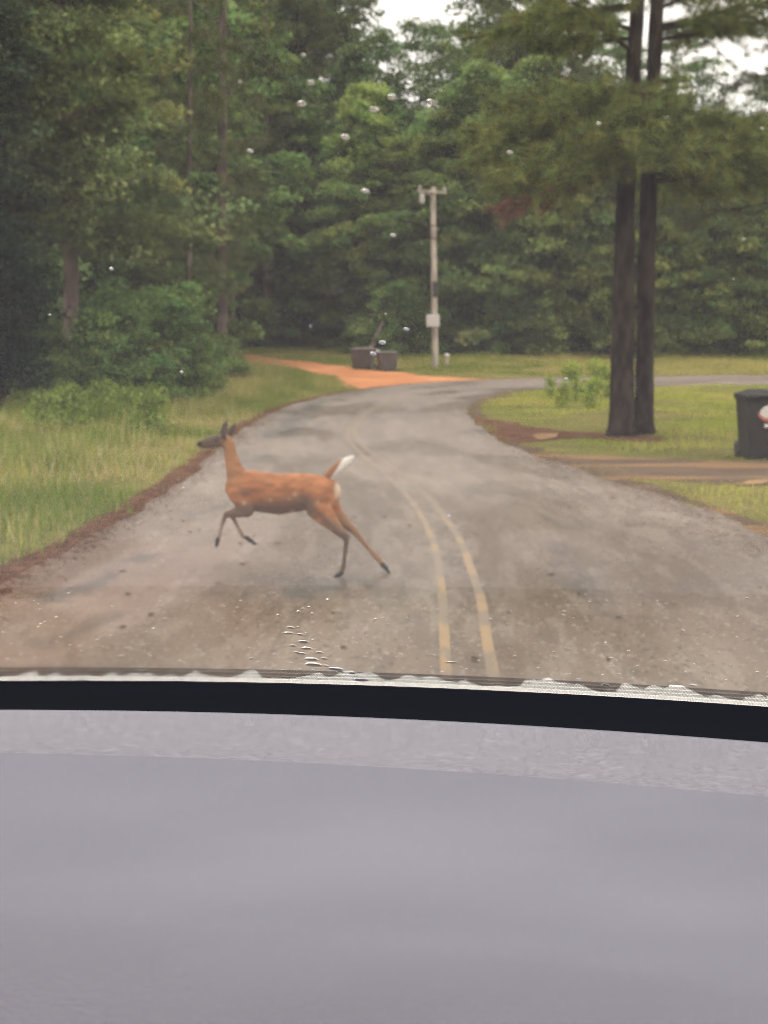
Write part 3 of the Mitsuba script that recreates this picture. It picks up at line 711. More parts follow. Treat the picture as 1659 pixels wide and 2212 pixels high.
# ------------------------------------------------------------------ utility pole, wires, post, bins
by = gp(940, 800)[1]
pt, pb = at(935, 404, by), at(940, 800, by)
k = by / FPX
pole = numbered('utility_pole')
pp = np.array([pb - [0, 0, 0.3], pb, pt])
obj('utility_pole__shaft', tube(np.array([pb + (pt - pb) * t for t in np.linspace(-0.03, 1, 14)]), np.linspace(7.4, 5.6, 14) * k, 14), 'm_polewood', smooth=40)
H = lambda v: pb + (pt - pb) * ((800 - v) / 396.0)
c = H(415)
obj('utility_pole__crossarm', mm(rbox((62 * k, 0.1, 0.12), (0, 0, 0), 0.015).rotate((0, 4, 0)).translate((c[0] - 2 * k, c[1] - 0.19, c[2]))), 'm_polewood')
for s in (-1, 1):
    e = c + np.array([s * 26 * k - 2 * k, -0.19, 0.05 - s * 0.045])
    key = numbered('utility_pole__insulator')
    prof = np.array([[0.02, 0.0], [0.035, 0.04], [0.075, 0.06], [0.075, 0.08], [0.045, 0.1], [0.07, 0.13], [0.065, 0.15], [0.03, 0.19], [0.0, 0.2]])
    obj(key, trimesh.creation.revolve(prof, sections=16).apply_translation(e), 'm_insulator', smooth=40)
cap = trimesh.creation.revolve(np.array([[0.0, 0], [0.1, 0.02], [0.13, 0.08], [0.13, 0.42], [0.10, 0.5], [0, 0.52]]), sections=18)
e = H(440) + np.array([-24 * k, -0.1, 0])
obj('utility_pole__transformer', cap.apply_translation(e), 'm_insulator', smooth=40)
obj('utility_pole__bracket', tube(np.array([e + [0, 0, 0.45], e + [0.15, 0, 0.5], H(424) + [0, -0.1, 0]]), 0.022, 8), 'm_insulator', smooth=40)
b = H(692)
box = m3.Manifold.batch_boolean([rbox((28 * k, 0.2, 26 * k), (0, 0, 0), 0.02), rbox((24 * k, 0.04, 22 * k), (0, -0.105, 0), 0.012)], m3.OpType.Add)
obj('utility_pole__meter_box', mm(box.translate((b[0] - 4 * k, b[1] - 0.27, b[2]))), 'm_steel')
d0, d1 = H(640) + [2 * k, -0.2, 0], H(607) + [3 * k, -0.2, 0]
obj('utility_pole__conduit_cover', mm(rbox((11 * k, 0.14, 33 * k), tuple((d0 + d1) / 2), 0.03)), 'm_dark')
for i, v in enumerate((487, 514)):
    key = numbered('utility_pole__band')
    obj(key, trimesh.creation.annulus(4.6 * k, (6.65 + 0.1 * i) * k, 0.06, sections=20).apply_translation(H(v)), 'm_dark', smooth=40)
obj('utility_pole__bolt', tube(np.array([H(494), H(494) + [12 * k, -0.05, 0.01]]), 0.025, 8), 'm_insulator', smooth=40)
tag('utility_pole', 'pale wooden utility pole with small crossarm and grey box beyond the bend', 'utility pole')


def wire(key, a, b, sag, r, label):
    t = np.linspace(0, 1, 40)[:, None]
    p = np.asarray(a) + (np.asarray(b) - a) * t - np.array([0, 0, 1]) * sag * 4 * t * (1 - t)
    obj(key, tube(p, r, 6), 'm_dark', smooth=True)
    tag(key, label, 'cable')


wl = c + np.array([-28 * k, -0.19, 0.27])
w34 = at(425, 10, 34.0)
far_end = wl + (w34 - wl) * ((wl[1] + 12) / (wl[1] - w34[1]))
wire('power_line', wl, far_end, 0.0, 0.014, 'thin power line running from the pole up over the left of the road')
wr = c + np.array([24 * k, -0.19, 0.2])
wire('power_line_001', wr, wr + np.array([42, 6, 0.6]), 0.5, 0.012, 'thin power line leaving the pole to the right')

m = gp(965, 797)
key = 'marker_post'
kk = m[1] / FPX
obj('marker_post__shaft', tube(np.array([[m[0], m[1], float(gz(*m)) - 0.1], [m[0], m[1], float(gz(*m)) + 24 * kk]]), 4.6 * kk, 12), 'm_post', smooth=40)
obj('marker_post__cap', trimesh.creation.revolve(np.array([[0, 5 * kk], [3 * kk, 4.6 * kk], [5.6 * kk, 2.2 * kk], [6 * kk, 0], [0, 0]])[::-1], sections=16).apply_translation([m[0], m[1], float(gz(*m)) + 24 * kk + 0.003]), 'm_white', smooth=40)
tag('marker_post', 'short pale capped post just right of the utility pole base', 'post')


def bin_parts(key, x, y, w, h, rz, mat, label, extra=None, lid_open=0.0, depth=None):
    dp = depth or w * 1.05
    z = float(gz(x, y))
    tw = T().translate([x, y, z]).rotate([0, 0, 1], rz)
    def ring(sx, sy, zz, r=0.03):
        cyl = m3.Manifold.cylinder(0.004, r, r, 12)
        return [cyl.translate((a * (sx / 2 - r), b * (sy / 2 - r), zz)) for a in (-1, 1) for b in (-1, 1)]
    hb = h * 0.88
    body = m3.Manifold.batch_hull(ring(w * 0.78, dp * 0.74, 0.03) + ring(w * 0.94, dp * 0.94, hb - 0.004))
    cav = m3.Manifold.batch_hull(ring(w * 0.72, dp * 0.68, 0.08) + ring(w * 0.90, dp * 0.90, hb + 0.02))
    rim = m3.Manifold.batch_hull(ring(w * 0.99, dp * 0.98, hb - 0.05) + ring(w, dp, hb - 0.006))
    ribs = [rbox((0.03, 0.02, hb * 0.55), (sx * w * 0.3, -dp * 0.43, hb * 0.42), 0.008).rotate((0, 0, 0)) for sx in (-1, 1)]
    man = m3.Manifold.batch_boolean([body, rim] + ribs, m3.OpType.Add) - cav
    obj(key + '__body', mm(man), mat, smooth=35, to_world=tw)
    lid = m3.Manifold.batch_hull(ring(w * 1.02, dp * 1.06, 0.004) + ring(w * 1.0, dp * 1.03, 0.03) + ring(w * 0.6, dp * 0.5, h * 0.10, 0.06))
    grip = rbox((w * 0.5, 0.05, 0.03), (0, -dp * 0.55, 0.02), 0.01)
    lid = (lid + grip).translate((0, -dp / 2, 0)).rotate((-lid_open, 0, 0)).translate((0, dp / 2, hb))
    obj(key + '__lid', mm(lid), mat, smooth=35, to_world=tw)
    for s in (-1, 1):
        wk = numbered(key + '__wheel')
        wh = trimesh.creation.revolve(np.array([[0, -0.03], [0.09, -0.03], [0.12, -0.02], [0.125, 0], [0.12, 0.02], [0.09, 0.03], [0, 0.03]]), sections=22)
        wh.apply_transform(trimesh.transformations.rotation_matrix(math.pi / 2, [0, 1, 0])).apply_translation([s * w * 0.42, dp * 0.40, 0.126])
        obj(wk, wh, 'm_dark', smooth=35, to_world=tw)
    obj(key + '__handle', tube(np.array([[-w * 0.4, dp * 0.50, hb - 0.06], [-w * 0.4, dp * 0.60, hb - 0.03], [w * 0.4, dp * 0.60, hb - 0.03], [w * 0.4, dp * 0.50, hb - 0.06]]), 0.016, 8), mat, smooth=True, to_world=tw)
    tag(key, label, 'trash bin')
    return tw, hb, dp


for key, u0, u1, v0, v1, mat, rz, lb in (('trash_bin', 758, 812, 754, 797, 'm_bin_worn', -12, 'left and browner of two distant trash bins beside the clay track'), ('trash_bin_001', 812, 860, 762, 801, 'm_bin_worn', 10, 'right and greyer of two distant trash bins beside the clay track')):
    g = gp((u0 + u1) / 2, v1)
    kk = g[1] / FPX
    bin_parts(key, g[0], g[1], (u1 - u0) * kk * 0.92, (v1 - v0 + 4) * kk, rz, mat, lb)
g = gp(805, 790)
kk = g[1] / FPX
e = at(803, 765, g[1] - 0.9)
lump = trimesh.creation.icosphere(3, 1.0)
bv = np.array(lump.vertices) * np.array([20 * kk, 0.2, 5.5 * kk]) * (0.8 + 0.4 * meshkit.noise(np.array(lump.vertices) * 3, 4))[:, None]
obj('white_lump', (bv + [e[0], g[1], float(gz(*g)) + 30 * kk], lump.faces), 'm_white', smooth=True)  # small uneven white lump between the bins
tag('white_lump', 'small white bag lying between the two distant bins', 'lump')

# the near bin at the right edge
g = gp(1640, 990)
kk = g[1] / FPX
tw, hb, dp = bin_parts('trash_bin_002', g[0] + 8 * kk, g[1], 108 * kk, 152 * kk, 0, 'm_bin', 'black wheeled trash bin at the right edge with red and white emblem')
# emblem: grey-white round patch over a red band, moulded flat on the front
fr = -dp * 0.468
th = np.linspace(0, 2 * np.pi, 40)
white = sg.Polygon(np.c_[0.15 * np.cos(th), 0.14 * np.sin(th)]).intersection(sg.box(-0.2, -0.02, 0.2, 0.2)).union(sg.Polygon([(-0.12, -0.02), (0.12, -0.02), (0.06, -0.06), (-0.06, -0.06)]))
red = sg.Polygon(np.c_[0.185 * np.cos(th), 0.05 + 0.16 * np.sin(th)]).intersection(sg.box(-0.25, -0.2, 0.25, 0.03)).difference(white.buffer(0.008))
low = sg.box(-0.07, -0.20, 0.07, -0.15)
ez = 0.70
sl = math.atan(dp * 0.10 / (hb - 0.03)) * -1
for nm, pl, mt in (('emblem_top', white, 'm_white'), ('emblem_band', red, 'm_red'), ('emblem_foot', low, 'm_white')):
    es = trimesh.util.concatenate([trimesh.creation.extrude_polygon(gm, 0.008, engine='earcut') for gm in getattr(pl, 'geoms', [pl])])
    es.apply_transform(trimesh.transformations.rotation_matrix(math.pi / 2 - sl, [1, 0, 0])).apply_translation([-0.02, fr + 0.006, ez])
    obj('trash_bin_002__' + nm, es, mt, to_world=tw)

# ------------------------------------------------------------------ the deer
DEPTH = gp(690, 1246)[1]


def dz(a, b):
    """Where a spot measured on the enlarged deer stands, on the upright plane it runs along."""
    return at((650 + a / 1.659) * 0.54861, (1600 + b / 1.659) * 0.54861, DEPTH)


ZS = DEPTH / FPX * 0.54861 / 1.659
SEG = 20


def ball(a, b, r, y=0.0, sy=1.0):
    q = dz(a, b)
    return m3.Manifold.sphere(r * ZS, SEG).scale((1, sy, 1)).translate((q[0], DEPTH + y, q[2]))


def chain(*balls):
    return [m3.Manifold.batch_hull([x, y]) for x, y in zip(balls, balls[1:])]


body = []
torso = [(476, 530, 86), (520, 540, 120), (570, 550, 134), (650, 563, 135), (740, 573, 136), (840, 566, 130), (930, 556, 118), (1010, 552, 104), (1068, 552, 80)]
body += chain(*[ball(a, b, r, 0, 0.78) for a, b, r in torso])
body += chain(ball(500, 520, 92, 0, 0.7), ball(468, 455, 66, 0, 0.72), ball(444, 385, 50, 0, 0.8), ball(428, 315, 42, 0, 0.85), ball(418, 250, 40, 0, 0.85), ball(385, 222, 44, 0, 0.8))
body += chain(ball(385, 222, 44, 0, 0.8), ball(350, 222, 42, 0, 0.75), ball(315, 230, 42, 0, 0.72), ball(275, 238, 35, 0, 0.7), ball(240, 248, 25, 0, 0.75), ball(224, 246, 17, 0, 0.8))
N, F = -0.085, 0.085    # near and far side
# front legs: shoulder, elbow, knee (wrist), fetlock
body += chain(ball(500, 565, 78, N * 0.7, 0.6), ball(530, 640, 58, N, 0.6), ball(545, 674, 42, N, 0.7), ball(478, 688, 30, N, 0.8), ball(414, 695, 22, N), ball(398, 712, 15, N), ball(375, 780, 11.5, N), ball(360, 832, 14, N), ball(352, 862, 13, N))
body += chain(ball(495, 565, 70, F * 0.7, 0.6), ball(520, 630, 44, F, 0.6), ball(520, 668, 30, F, 0.7), ball(465, 684, 25, F, 0.8), ball(424, 704, 21, F), ball(432, 730, 15, F), ball(470, 800, 11.5, F), ball(500, 856, 14, F), ball(527, 872, 13, F))
# hind legs: hip, stifle, hock, fetlock
body += chain(ball(1015, 580, 104, N * 0.7, 0.55), ball(1005, 655, 82, N, 0.55), ball(1075, 735, 54, N, 0.7), ball(1140, 805, 34, N), ball(1183, 842, 24, N), ball(1186, 880, 17, N), ball(1176, 960, 14, N), ball(1166, 1040, 16, N), ball(1152, 1078, 15, N))
body += chain(ball(1050, 580, 96, F * 0.7, 0.55), ball(1060, 660, 74, F, 0.55), ball(1125, 730, 48, F, 0.7), ball(1188, 785, 31, F), ball(1236, 826, 23, F), ball(1262, 858, 17, F), ball(1325, 935, 14, F), ball(1392, 1010, 17, F), ball(1424, 1044, 15, F))
man = m3.Manifold.batch_boolean(body, m3.OpType.Add).refine_to_length(0.016)
tm = trimesh.Trimesh(*mm(man), process=True)
trimesh.smoothing.filter_taubin(tm, lamb=0.5, nu=0.52, iterations=14)
dv = np.array(tm.vertices)
# coat: position back on the measured sheet
o0, oX, oZ = dz(0, 0), dz(1, 0) - dz(0, 0), dz(0, 1) - dz(0, 0)
A = (dv[:, 0] - o0[0]) / oX[0]
B = (dv[:, 2] - o0[2]) / oZ[2]
fn = meshkit.fbm(dv * np.array([16, 16, 26]), 4, 3)[:, None]
sstep = lambda a, b, x: np.clip((x - a) / (b - a), 0, 1)[:, None] ** 2 * (3 - 2 * np.clip((x - a) / (b - a), 0, 1)[:, None])
rust, tan, grey, pale = np.array([0.365, 0.155, 0.068]), np.array([0.36, 0.215, 0.115]), np.array([0.12, 0.082, 0.058]), np.array([0.42, 0.34, 0.25])
col = np.tile(rust, (len(dv), 1)) * (0.42 + 1.16 * fn)
col = col + (grey * 1.1 - col) * sstep(545, 655, B + 50 * (fn[:, 0] - 0.5) + 0.12 * (A - 760)) * sstep(1010, 930, A) * 0.9        # belly side: darker coat, with its underside shade painted in
col = col + (tan - col) * sstep(330, 60, np.abs(A - 470) + np.maximum(0, B - 420) * 2) * sstep(520, 440, A) * 0.55   # neck front
col = col + (np.array([0.125, 0.09, 0.064]) - col) * sstep(410, 345, A) * sstep(320, 290, B)           # face
col = col + (tan * 0.75 - col) * sstep(670, 790, B) * sstep(1000, 1100, A) * 0.9                          # hind shanks
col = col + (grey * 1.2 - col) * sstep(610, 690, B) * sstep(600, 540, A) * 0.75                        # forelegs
col = col + (np.array([0.30, 0.23, 0.17]) - col) * sstep(720, 800, B) * sstep(700, 600, A)
col = col + (pale * 1.5 - col) * sstep(1095, 1125, A) * sstep(480, 520, B) * sstep(650, 570, B)        # rump patch
near = (dv[:, 1] < DEPTH)[:, None]
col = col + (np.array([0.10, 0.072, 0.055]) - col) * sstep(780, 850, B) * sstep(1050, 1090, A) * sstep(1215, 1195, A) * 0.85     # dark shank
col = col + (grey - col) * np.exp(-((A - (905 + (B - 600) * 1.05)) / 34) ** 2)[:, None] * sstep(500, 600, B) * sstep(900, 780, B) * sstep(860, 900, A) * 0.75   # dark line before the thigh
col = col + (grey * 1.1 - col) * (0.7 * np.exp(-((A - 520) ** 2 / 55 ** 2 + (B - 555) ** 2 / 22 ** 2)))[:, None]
for a_, b_, r__ in ((852, 568, 13), (815, 600, 9), (690, 605, 9), (520, 625, 12), (1000, 620, 9), (1075, 640, 8), (830, 690, 14), (520, 858, 12), (1410, 1005, 16)):
    col = col + (pale * 1.25 - col) * (0.6 * np.exp(-((A - a_) ** 2 + (B - b_) ** 2) / r__ ** 2) * (dv[:, 1] < DEPTH + 0.05))[:, None]
col = col + (np.array([0.03, 0.026, 0.024]) - col) * sstep(240, 228, A)                                  # nose
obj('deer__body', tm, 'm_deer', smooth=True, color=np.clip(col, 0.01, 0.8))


def soft(parts, L=0.008, it=8):
    t = trimesh.Trimesh(*mm(m3.Manifold.batch_boolean(parts, m3.OpType.Add).refine_to_length(L)), process=True)
    trimesh.smoothing.filter_taubin(t, lamb=0.5, nu=0.52, iterations=it)
    return t


tail = soft(chain(ball(1052, 470, 25, 0, 0.9), ball(1095, 425, 30, 0, 0.9), ball(1140, 388, 31, 0, 0.8), ball(1185, 358, 26, 0, 0.7), ball(1225, 330, 11, 0, 0.6)))
tv = np.array(tail.vertices)
ta, tb = (tv[:, 0] - o0[0]) / oX[0], (tv[:, 2] - o0[2]) / oZ[2]
wt = np.clip((ta - 1120 + (tb - (1480 - ta) * 0.34 - 290) * 1.2 * 0 + (ta * 0.66 + tb - 1135) * 1.1) / 30, 0, 1)[:, None]
obj('deer__tail', tail, 'm_deer', smooth=True, color=np.clip(np.array([0.28, 0.135, 0.065]) * (1 - wt) + np.array([0.80, 0.78, 0.74]) * wt, 0, 0.85))
for key, pts, y in (('deer__ear', [(392, 205, 13), (385, 165, 22), (396, 125, 19), (408, 96, 6)], -0.05), ('deer__ear_001', [(402, 205, 13), (425, 170, 20), (440, 140, 18), (452, 118, 6)], 0.055)):
    ear = soft(chain(*[ball(a, b, r, y, 0.35) for a, b, r in pts]), 0.006, 6)
    ev = np.array(ear.vertices)
    obj(key, ear, 'm_deer', smooth=True, color=np.tile([0.105, 0.082, 0.07], (len(ev), 1)) * (0.8 + 0.4 * meshkit.noise(ev * 40, 2))[:, None])
for key, pts, y in (('deer__hoof', [(354, 856, 14), (347, 885, 13), (343, 903, 8)], N), ('deer__hoof_001', [(524, 866, 14), (555, 890, 14), (584, 910, 8)], F), ('deer__hoof_002', [(1156, 1074, 15), (1128, 1096, 13), (1102, 1106, 7)], N), ('deer__hoof_003', [(1420, 1042, 16), (1446, 1072, 14), (1464, 1094, 8)], F)):
    claws = [soft(chain(*[ball(a, b, r, y + s * 0.012, 0.6) for a, b, r in pts]), 0.006, 3) for s in (-1, 1)]
    obj(key, trimesh.util.concatenate(claws), 'm_hoof', smooth=True)
for key, y in (('deer__eye', -1), ('deer__eye_001', 1)):
    e = dz(338, 212)
    obj(key, trimesh.creation.icosphere(2, 9.5 * ZS).apply_translation([e[0], DEPTH + y * 31 * ZS, e[2]]), 'm_eye', smooth=True)
tag('deer', 'reddish brown deer bounding leftwards across the road with white tail raised', 'deer')

# fallen leaves on the asphalt
lr = np.random.default_rng(77)
lv = np.array([[-1, 0, 0], [-0.3, 0.45, 0.25], [0.5, 0.35, 0.3], [1, 0, 0.1], [0.5, -0.35, 0.28], [-0.3, -0.45, 0.22], [0.1, 0, 0.0]])
lf = np.array([[0, 6, 1], [1, 6, 2], [2, 6, 3], [3, 6, 4], [4, 6, 5], [5, 6, 0]])
leaf = mikit.ply((lv, lf), 'm_deadleaf')
spots = [(370, 1125), (395, 1130), (430, 1150), (185, 1187), (265, 1240), (375, 1195), (525, 1224), (555, 930), (833, 943), (862, 1012), (885, 1140), (830, 1122), (1310, 980), (1490, 1130), (470, 1265), (600, 1180), (330, 1165), (560, 1155), (720, 1330), (150, 1400), (1100, 1330), (1250, 1290)]
spots += [(lr.uniform(60, 1500), lr.uniform(1010, 1440)) for _ in range(34)]
for u, v in spots:
    q = gp(u, v)
    if not road_poly.contains(sg.Point(q)):
        continue
    key = numbered('fallen_leaf')
    s = float(lr.uniform(0.016, 0.038))
    scene[key] = {**leaf, 'to_world': T().translate([float(q[0]), float(q[1]), float(rise(q[1])) + 0.02]).rotate([0, 0, 1], float(lr.uniform(0, 360))).scale([s, s, s])}
    tag(key, 'small brown dead leaf lying on the asphalt', 'leaf', 'dead leaves on the road')

# ------------------------------------------------------------------ the car the photograph is taken from
AX, CX, CC = math.radians(37), -0.28, 0.256      # rake of the glass, car's middle line, curve of its foot


def glass_at(x, t):
    """t metres up the glass from the top of the black band."""
    x, t = np.asarray(x, float), np.asarray(t, float)
    bow = CC * (x - CX) ** 2 * np.clip(1 - 0.25 * t, 0.2, 2)
    return np.stack([x, 1.232 - bow - t * math.cos(AX), CAM_H - 0.30 + t * math.sin(AX) - 0.02 * (x - CX) ** 2 * 0], -1)


def strip(x, t, off=0.0):
    X, Tt = np.meshgrid(x, t, indexing='ij')
    v = glass_at(X, Tt)
    du = glass_at(X + 1e-4, Tt) - v; dv_ = glass_at(X, Tt + 1e-4) - v
    n = unit(np.cross(du, dv_)); n *= np.sign(n[..., 2:])
    v = (v + n * off).reshape(-1, 3)
    i, j = np.meshgrid(np.arange(len(x) - 1), np.arange(len(t) - 1), indexing='ij')
    k = i * len(t) + j
    return v, np.stack([k, k + len(t), k + len(t) + 1, k + 1], -1).reshape(-1, 4)


xs = np.linspace(-0.98, 0.42, 90)
obj('car__windshield', strip(xs, np.linspace(-0.10, 0.86, 60)), 'm_glass', smooth=True)
obj('car__windshield__black_band', strip(xs, np.linspace(-0.10, -0.0005, 6), -0.0012), 'm_frit', smooth=True)
# dot and bar screen print along the top of the band: slanted little bars
pr = []
xb = np.arange(-0.5, 0.42, 0.0023)
for row in range(4):
    t0, t1 = 0.0006 + row * 0.0070, 0.0066 + row * 0.0070
    wbar = (0.0011, 0.0015, 0.0015, 0.0013)[row]
    for x0 in xb:
        p = np.stack([glass_at(x0 + 0.0046 * row + a, t) for a, t in ((0, t0), (wbar, t0), (wbar + 0.0046, t1), (0.0046, t1))]) + [0, -0.0009, -0.0009]
        pr.append(p)
pv = np.vstack(pr)
pf = (np.arange(len(pr))[:, None] * 4 + np.array([0, 1, 2, 3]))
obj('car__windshield__printed_edge', (pv, pf), 'm_frit')
labels['car__windshield__printed_edge'] = {'label': 'row of fine slanted black bars printed along the foot of the glass', 'kind': 'stuff'}

# dashboard: profile from the foot of the glass towards the camera, swept along the curve
prof = np.array([(0.055, -0.365), (0.060, -0.345), (0.066, -0.327), (0.074, -0.315), (0.084, -0.3065), (0.096, -0.3025), (0.112, -0.3005), (0.16, -0.2985), (0.20, -0.2970), (0.224, -0.2960), (0.232, -0.2961), (0.240, -0.2968),
                 (0.27, -0.3005), (0.34, -0.3085), (0.44, -0.3140), (0.465, -0.3152), (0.48, -0.3185), (0.56, -0.350), (0.66, -0.392), (0.78, -0.445), (0.88, -0.475), (0.92, -0.52), (0.93, -0.62)])
from scipy.interpolate import PchipInterpolator
sL = np.r_[0, np.cumsum(np.linalg.norm(np.diff(prof, axis=0), axis=1))]
pq = PchipInterpolator(sL, prof)(np.linspace(0, sL[-1], 150))
xd = np.linspace(-0.98, 0.44, 110)
X, Q = np.meshgrid(xd, np.arange(len(pq)), indexing='ij')
s_, z_ = pq[Q, 0], pq[Q, 1]
Y = 1.232 - CC * (X - CX) ** 2 * (1 - 0.0 * s_) - s_ * (1 + 0.22 * (X + 0.33))
dashv = np.stack([X, Y, CAM_H + z_], -1).reshape(-1, 3)
i, j = np.meshgrid(np.arange(len(xd) - 1), np.arange(len(pq) - 1), indexing='ij')
k = i * len(pq) + j
cut, lip = int(np.searchsorted(pq[:, 0], 0.101)), int(np.searchsorted(pq[:, 0], 0.082))
quad = lambda sel: np.stack([k, k + 1, k + len(pq) + 1, k + len(pq)], -1)[:, sel].reshape(-1, 4)
mid = int(np.searchsorted(pq[:, 0], 0.232))
obj('car__dashboard', (dashv, quad(slice(cut, mid))), 'm_dash', smooth=True)
obj('car__lower_dashboard', (dashv, quad(slice(mid, None))), 'm_dash_low', smooth=True)  # same swept surface, coloured darker and less grained
labels['car__dashboard'] = {'label': 'paler grained strip of the dashboard next to the glass'}
labels['car__lower_dashboard'] = {'label': 'broad smooth darker grey main part of the dashboard'}
obj('car__shade_edge', (dashv, quad(slice(0, lip))), 'm_edge_shade', smooth=True)  # far dashboard edge, its shade put into the colour
obj('car__dashboard_lip', (dashv, quad(slice(lip, cut))), 'm_lip', smooth=True)  # mid grey step, paints the soft shade of the rounded lip
labels['car__shade_edge'] = {'label': 'far edge of the dashboard with its shade painted near black'}
top = glass_at(np.array([-0.98, 0.42]), np.array([0.86, 0.86]))
obj('car__roof', mm(rbox((1.46, 2.3, 0.05), (-0.28, top[:, 1].mean() - 1.15, CAM_H + 0.215), 0.02)), 'm_liner')
for s_i, xp in ((0, -1.0), (1, 0.44)):
    pl = glass_at(np.full(12, xp), np.linspace(-0.1, 0.88, 12))
    obj(numbered('car__pillar'), tube(pl, 0.035, 10), 'm_liner', smooth=True)
# cowl outside, under the foot of the glass, and water along it, sky reflection painted white
xo = np.linspace(-0.98, 0.42, 400)
yo = lambda x, d: 1.232 - CC * (x - CX) ** 2 + d
cv, cf = [], []
for d, z in ((0.012, -0.3085), (0.05, -0.3260), (0.22, -0.41)):
    cv.append(np.c_[xo, yo(xo, d), np.full(400, CAM_H + z)])
kk_ = np.arange(399)[:, None]
cf = np.vstack([np.hstack([kk_ + r * 400, kk_ + 1 + r * 400, kk_ + 401 + r * 400, kk_ + 400 + r * 400]) for r in range(2)])
hx, hy = np.meshgrid(np.linspace(-0.98, 0.42, 30), np.linspace(0.17, 1.5, 24), indexing='ij')
hv = np.stack([hx, yo(hx, hy), CAM_H - 0.40 - 0.235 * (hy - 0.17) - 0.05 * (hx - CX) ** 2 - 0.10 * (hy / 1.5) ** 4], -1).reshape(-1, 3)
hi, hj = np.meshgrid(np.arange(29), np.arange(23), indexing='ij')
hk = hi * 24 + hj
obj('car__hood', (hv, np.stack([hk, hk + 24, hk + 25, hk + 1], -1).reshape(-1, 4)), 'm_hood', smooth=True)
obj('car__cowl', (np.vstack(cv), cf), 'm_dark', smooth=True)
edge = 0.018 + 0.034 * np.clip(meshkit.fbm(np.c_[xo * 42, xo * 0, xo * 0], 3, 2) * 2.4 - 0.75, 0, 1) + 0.012 * meshkit.noise(np.c_[xo * 150, xo * 0, xo * 0], 5)
rows = []
for a, b in ((0.0, 0.0), (0.05, 0.0016), (0.5, 0.0022), (0.92, 0.0014), (1.0, -0.004)):
    rows.append(np.c_[xo, yo(xo, 0.005 + edge * a), CAM_H - 0.3045 + b + 0.0006 * meshkit.noise(np.c_[xo * 160, xo * 0 + a * 5, xo * 0], 6)])
rf = np.vstack([np.hstack([kk_ + r * 400, kk_ + 1 + r * 400, kk_ + 401 + r * 400, kk_ + 400 + r * 400]) for r in range(4)])
obj('painted_sheen_line', (np.vstack(rows), rf), 'm_painted_sheen', smooth=True)
tag('painted_sheen_line', 'ragged line of water with the sky reflection painted white along the outer foot of the windshield', 'painted_sheen', kind='stuff')
tag('car', 'grey car dashboard with grained top and raked windshield in the foreground', 'car')


# raindrops on the outside of the glass
def on_glass(u, v):
    d = ray(u, v)
    lo, hi = 0.2, 1.6
    for _ in range(50):
        m_ = (lo + hi) / 2
        q = EYE + d * m_
        t = (q[2] - (CAM_H - 0.30)) / math.sin(AX)
        lo, hi = (m_, hi) if glass_at(q[0], t)[1] > q[1] else (lo, m_)
    q = EYE + d * lo
    return q[0], (q[2] - (CAM_H - 0.30)) / math.sin(AX)


drop0 = trimesh.creation.icosphere(3, 1.0)
DV = np.array(drop0.vertices)


def drop_mesh(u, v, w, h, skew=0.0, seed=0):
    x, t = on_glass(u, v)
    c = glass_at(x, t)
    ex = unit(glass_at(x + 1e-4, t) - c); et = unit(glass_at(x, t + 1e-4) - c)
    n = np.cross(ex, et); n *= np.sign(n[2])
    q = DV.copy()
    wob = 0.85 + 0.3 * meshkit.noise(q * 1.4 + seed, 3)
    q[:, 2] = np.where(q[:, 2] > 0, q[:, 2] * 0.42 * min(w, h), q[:, 2] * 0.02 * min(w, h))
    q[:, 0] *= w / 2 * wob; q[:, 1] *= h / 2 * wob
    q[:, 2] *= 0.85
    q[:, 0] += skew * q[:, 1]
    return c + n * 0.0004 + q[:, :1] * ex + q[:, 1:2] * et + q[:, 2:] * n


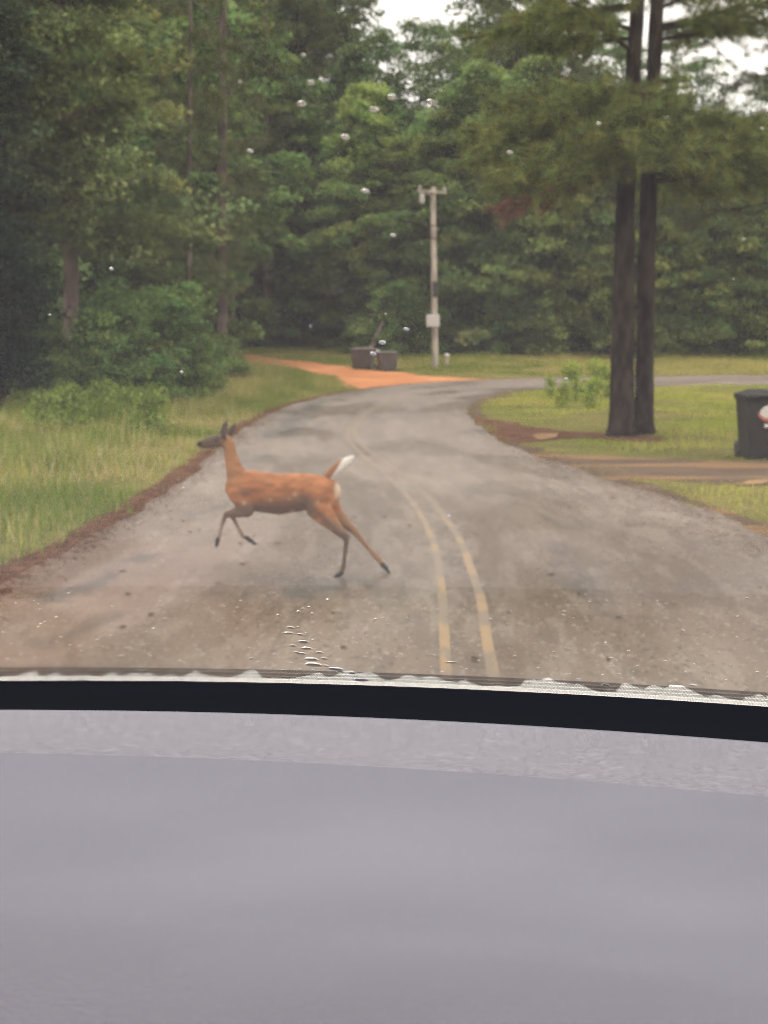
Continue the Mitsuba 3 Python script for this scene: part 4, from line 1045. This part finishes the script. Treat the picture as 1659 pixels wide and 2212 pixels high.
big = [(628, 1357, 16, 5), (622, 1369, 20, 6), (648, 1372, 12, 5), (655, 1388, 19, 7), (632, 1396, 12, 5), (662, 1402, 22, 6), (640, 1410, 10, 4), (650, 1413, 18, 6), (690, 1411, 14, 5), (700, 1424, 12, 5), (672, 1426, 24, 8), (677, 1438, 32, 10), (705, 1440, 10, 6), (725, 1447, 28, 8), (735, 1452, 14, 5), (760, 1455, 12, 5), (690, 1452, 8, 4), (780, 1470, 26, 8),
       (975, 1432, 24, 5), (935, 1417, 10, 4), (545, 1424, 11, 5), (1308, 1481, 14, 6), (1497, 1482, 16, 6), (812, 1440, 9, 4)]
for n_, (u, v, w, h) in enumerate(big):
    x, t = on_glass(u, v)
    s = glass_at(x, t)[1] / FPX
    key = numbered('raindrop')
    obj(key, (drop_mesh(u, v, w * s * 1.25, h * s * 2.0, -0.5, n_), drop0.faces), 'm_water', smooth=True)
    tag(key, 'raindrop in the diagonal trail low on the windshield' if n_ < 18 else 'single flat raindrop near the foot of the windshield', 'raindrop', 'raindrops of the diagonal trail' if n_ < 18 else 'single raindrops near the foot of the glass')
for n_, (u, v, w) in enumerate([(652, 225, 17), (671, 179, 14), (745, 297, 16), (808, 238, 17), (846, 210, 16), (930, 222, 16), (789, 413, 15), (540, 327, 12), (1101, 330, 11), (826, 741, 14), (849, 509, 10), (878, 712, 11), (806, 765, 13), (655, 120, 10)]):
    x, t = on_glass(u, v)
    s = glass_at(x, t)[1] / FPX
    key = numbered('raindrop')
    obj(key, (drop_mesh(u, v, w * s * 1.1, w * s * 0.85, -0.35, n_), drop0.faces), 'm_water', smooth=True)
    tag(key, 'small bright out of focus raindrop high on the windshield before the trees', 'raindrop', 'blurred raindrops before the trees')
sm = []
small = trimesh.creation.icosphere(1, 1.0)
for n_ in range(270):
    u, v = lr.uniform(0, 1659), 1470 - 190 * lr.random() ** 1.7
    if n_ >= 256:
        v = lr.uniform(60, 1300)
    x, t = on_glass(u, v)
    s = glass_at(x, t)[1] / FPX
    DV = np.array(small.vertices)
    w = lr.uniform(3.5, 9.0)
    sm.append((drop_mesh(u, v, w * s * 1.2, w * s, 0, n_), np.array(small.faces)))
obj('raindrop_specks', cat_mesh(sm), 'm_water', smooth=True)
tag('raindrop_specks', 'fine specks of rain scattered across the lower windshield', 'raindrops', kind='stuff')

# ------------------------------------------------------------------ thin damp air
scene['damp_air'] = {'type': 'homogeneous', 'albedo': rgb(0.95, 0.95, 0.95), 'sigma_t': 0.00035}
scene['haze'] = {'type': 'cube', 'to_world': T().translate([0, 700, 19]).scale([1000, 1250, 21]), 'bsdf': {'type': 'null'}, 'interior': {'type': 'ref', 'id': 'damp_air'}}
tag('haze', 'thin damp air over the road and the woods', kind='stuff')
scene['camera']['medium'] = {'type': 'ref', 'id': 'damp_air'}
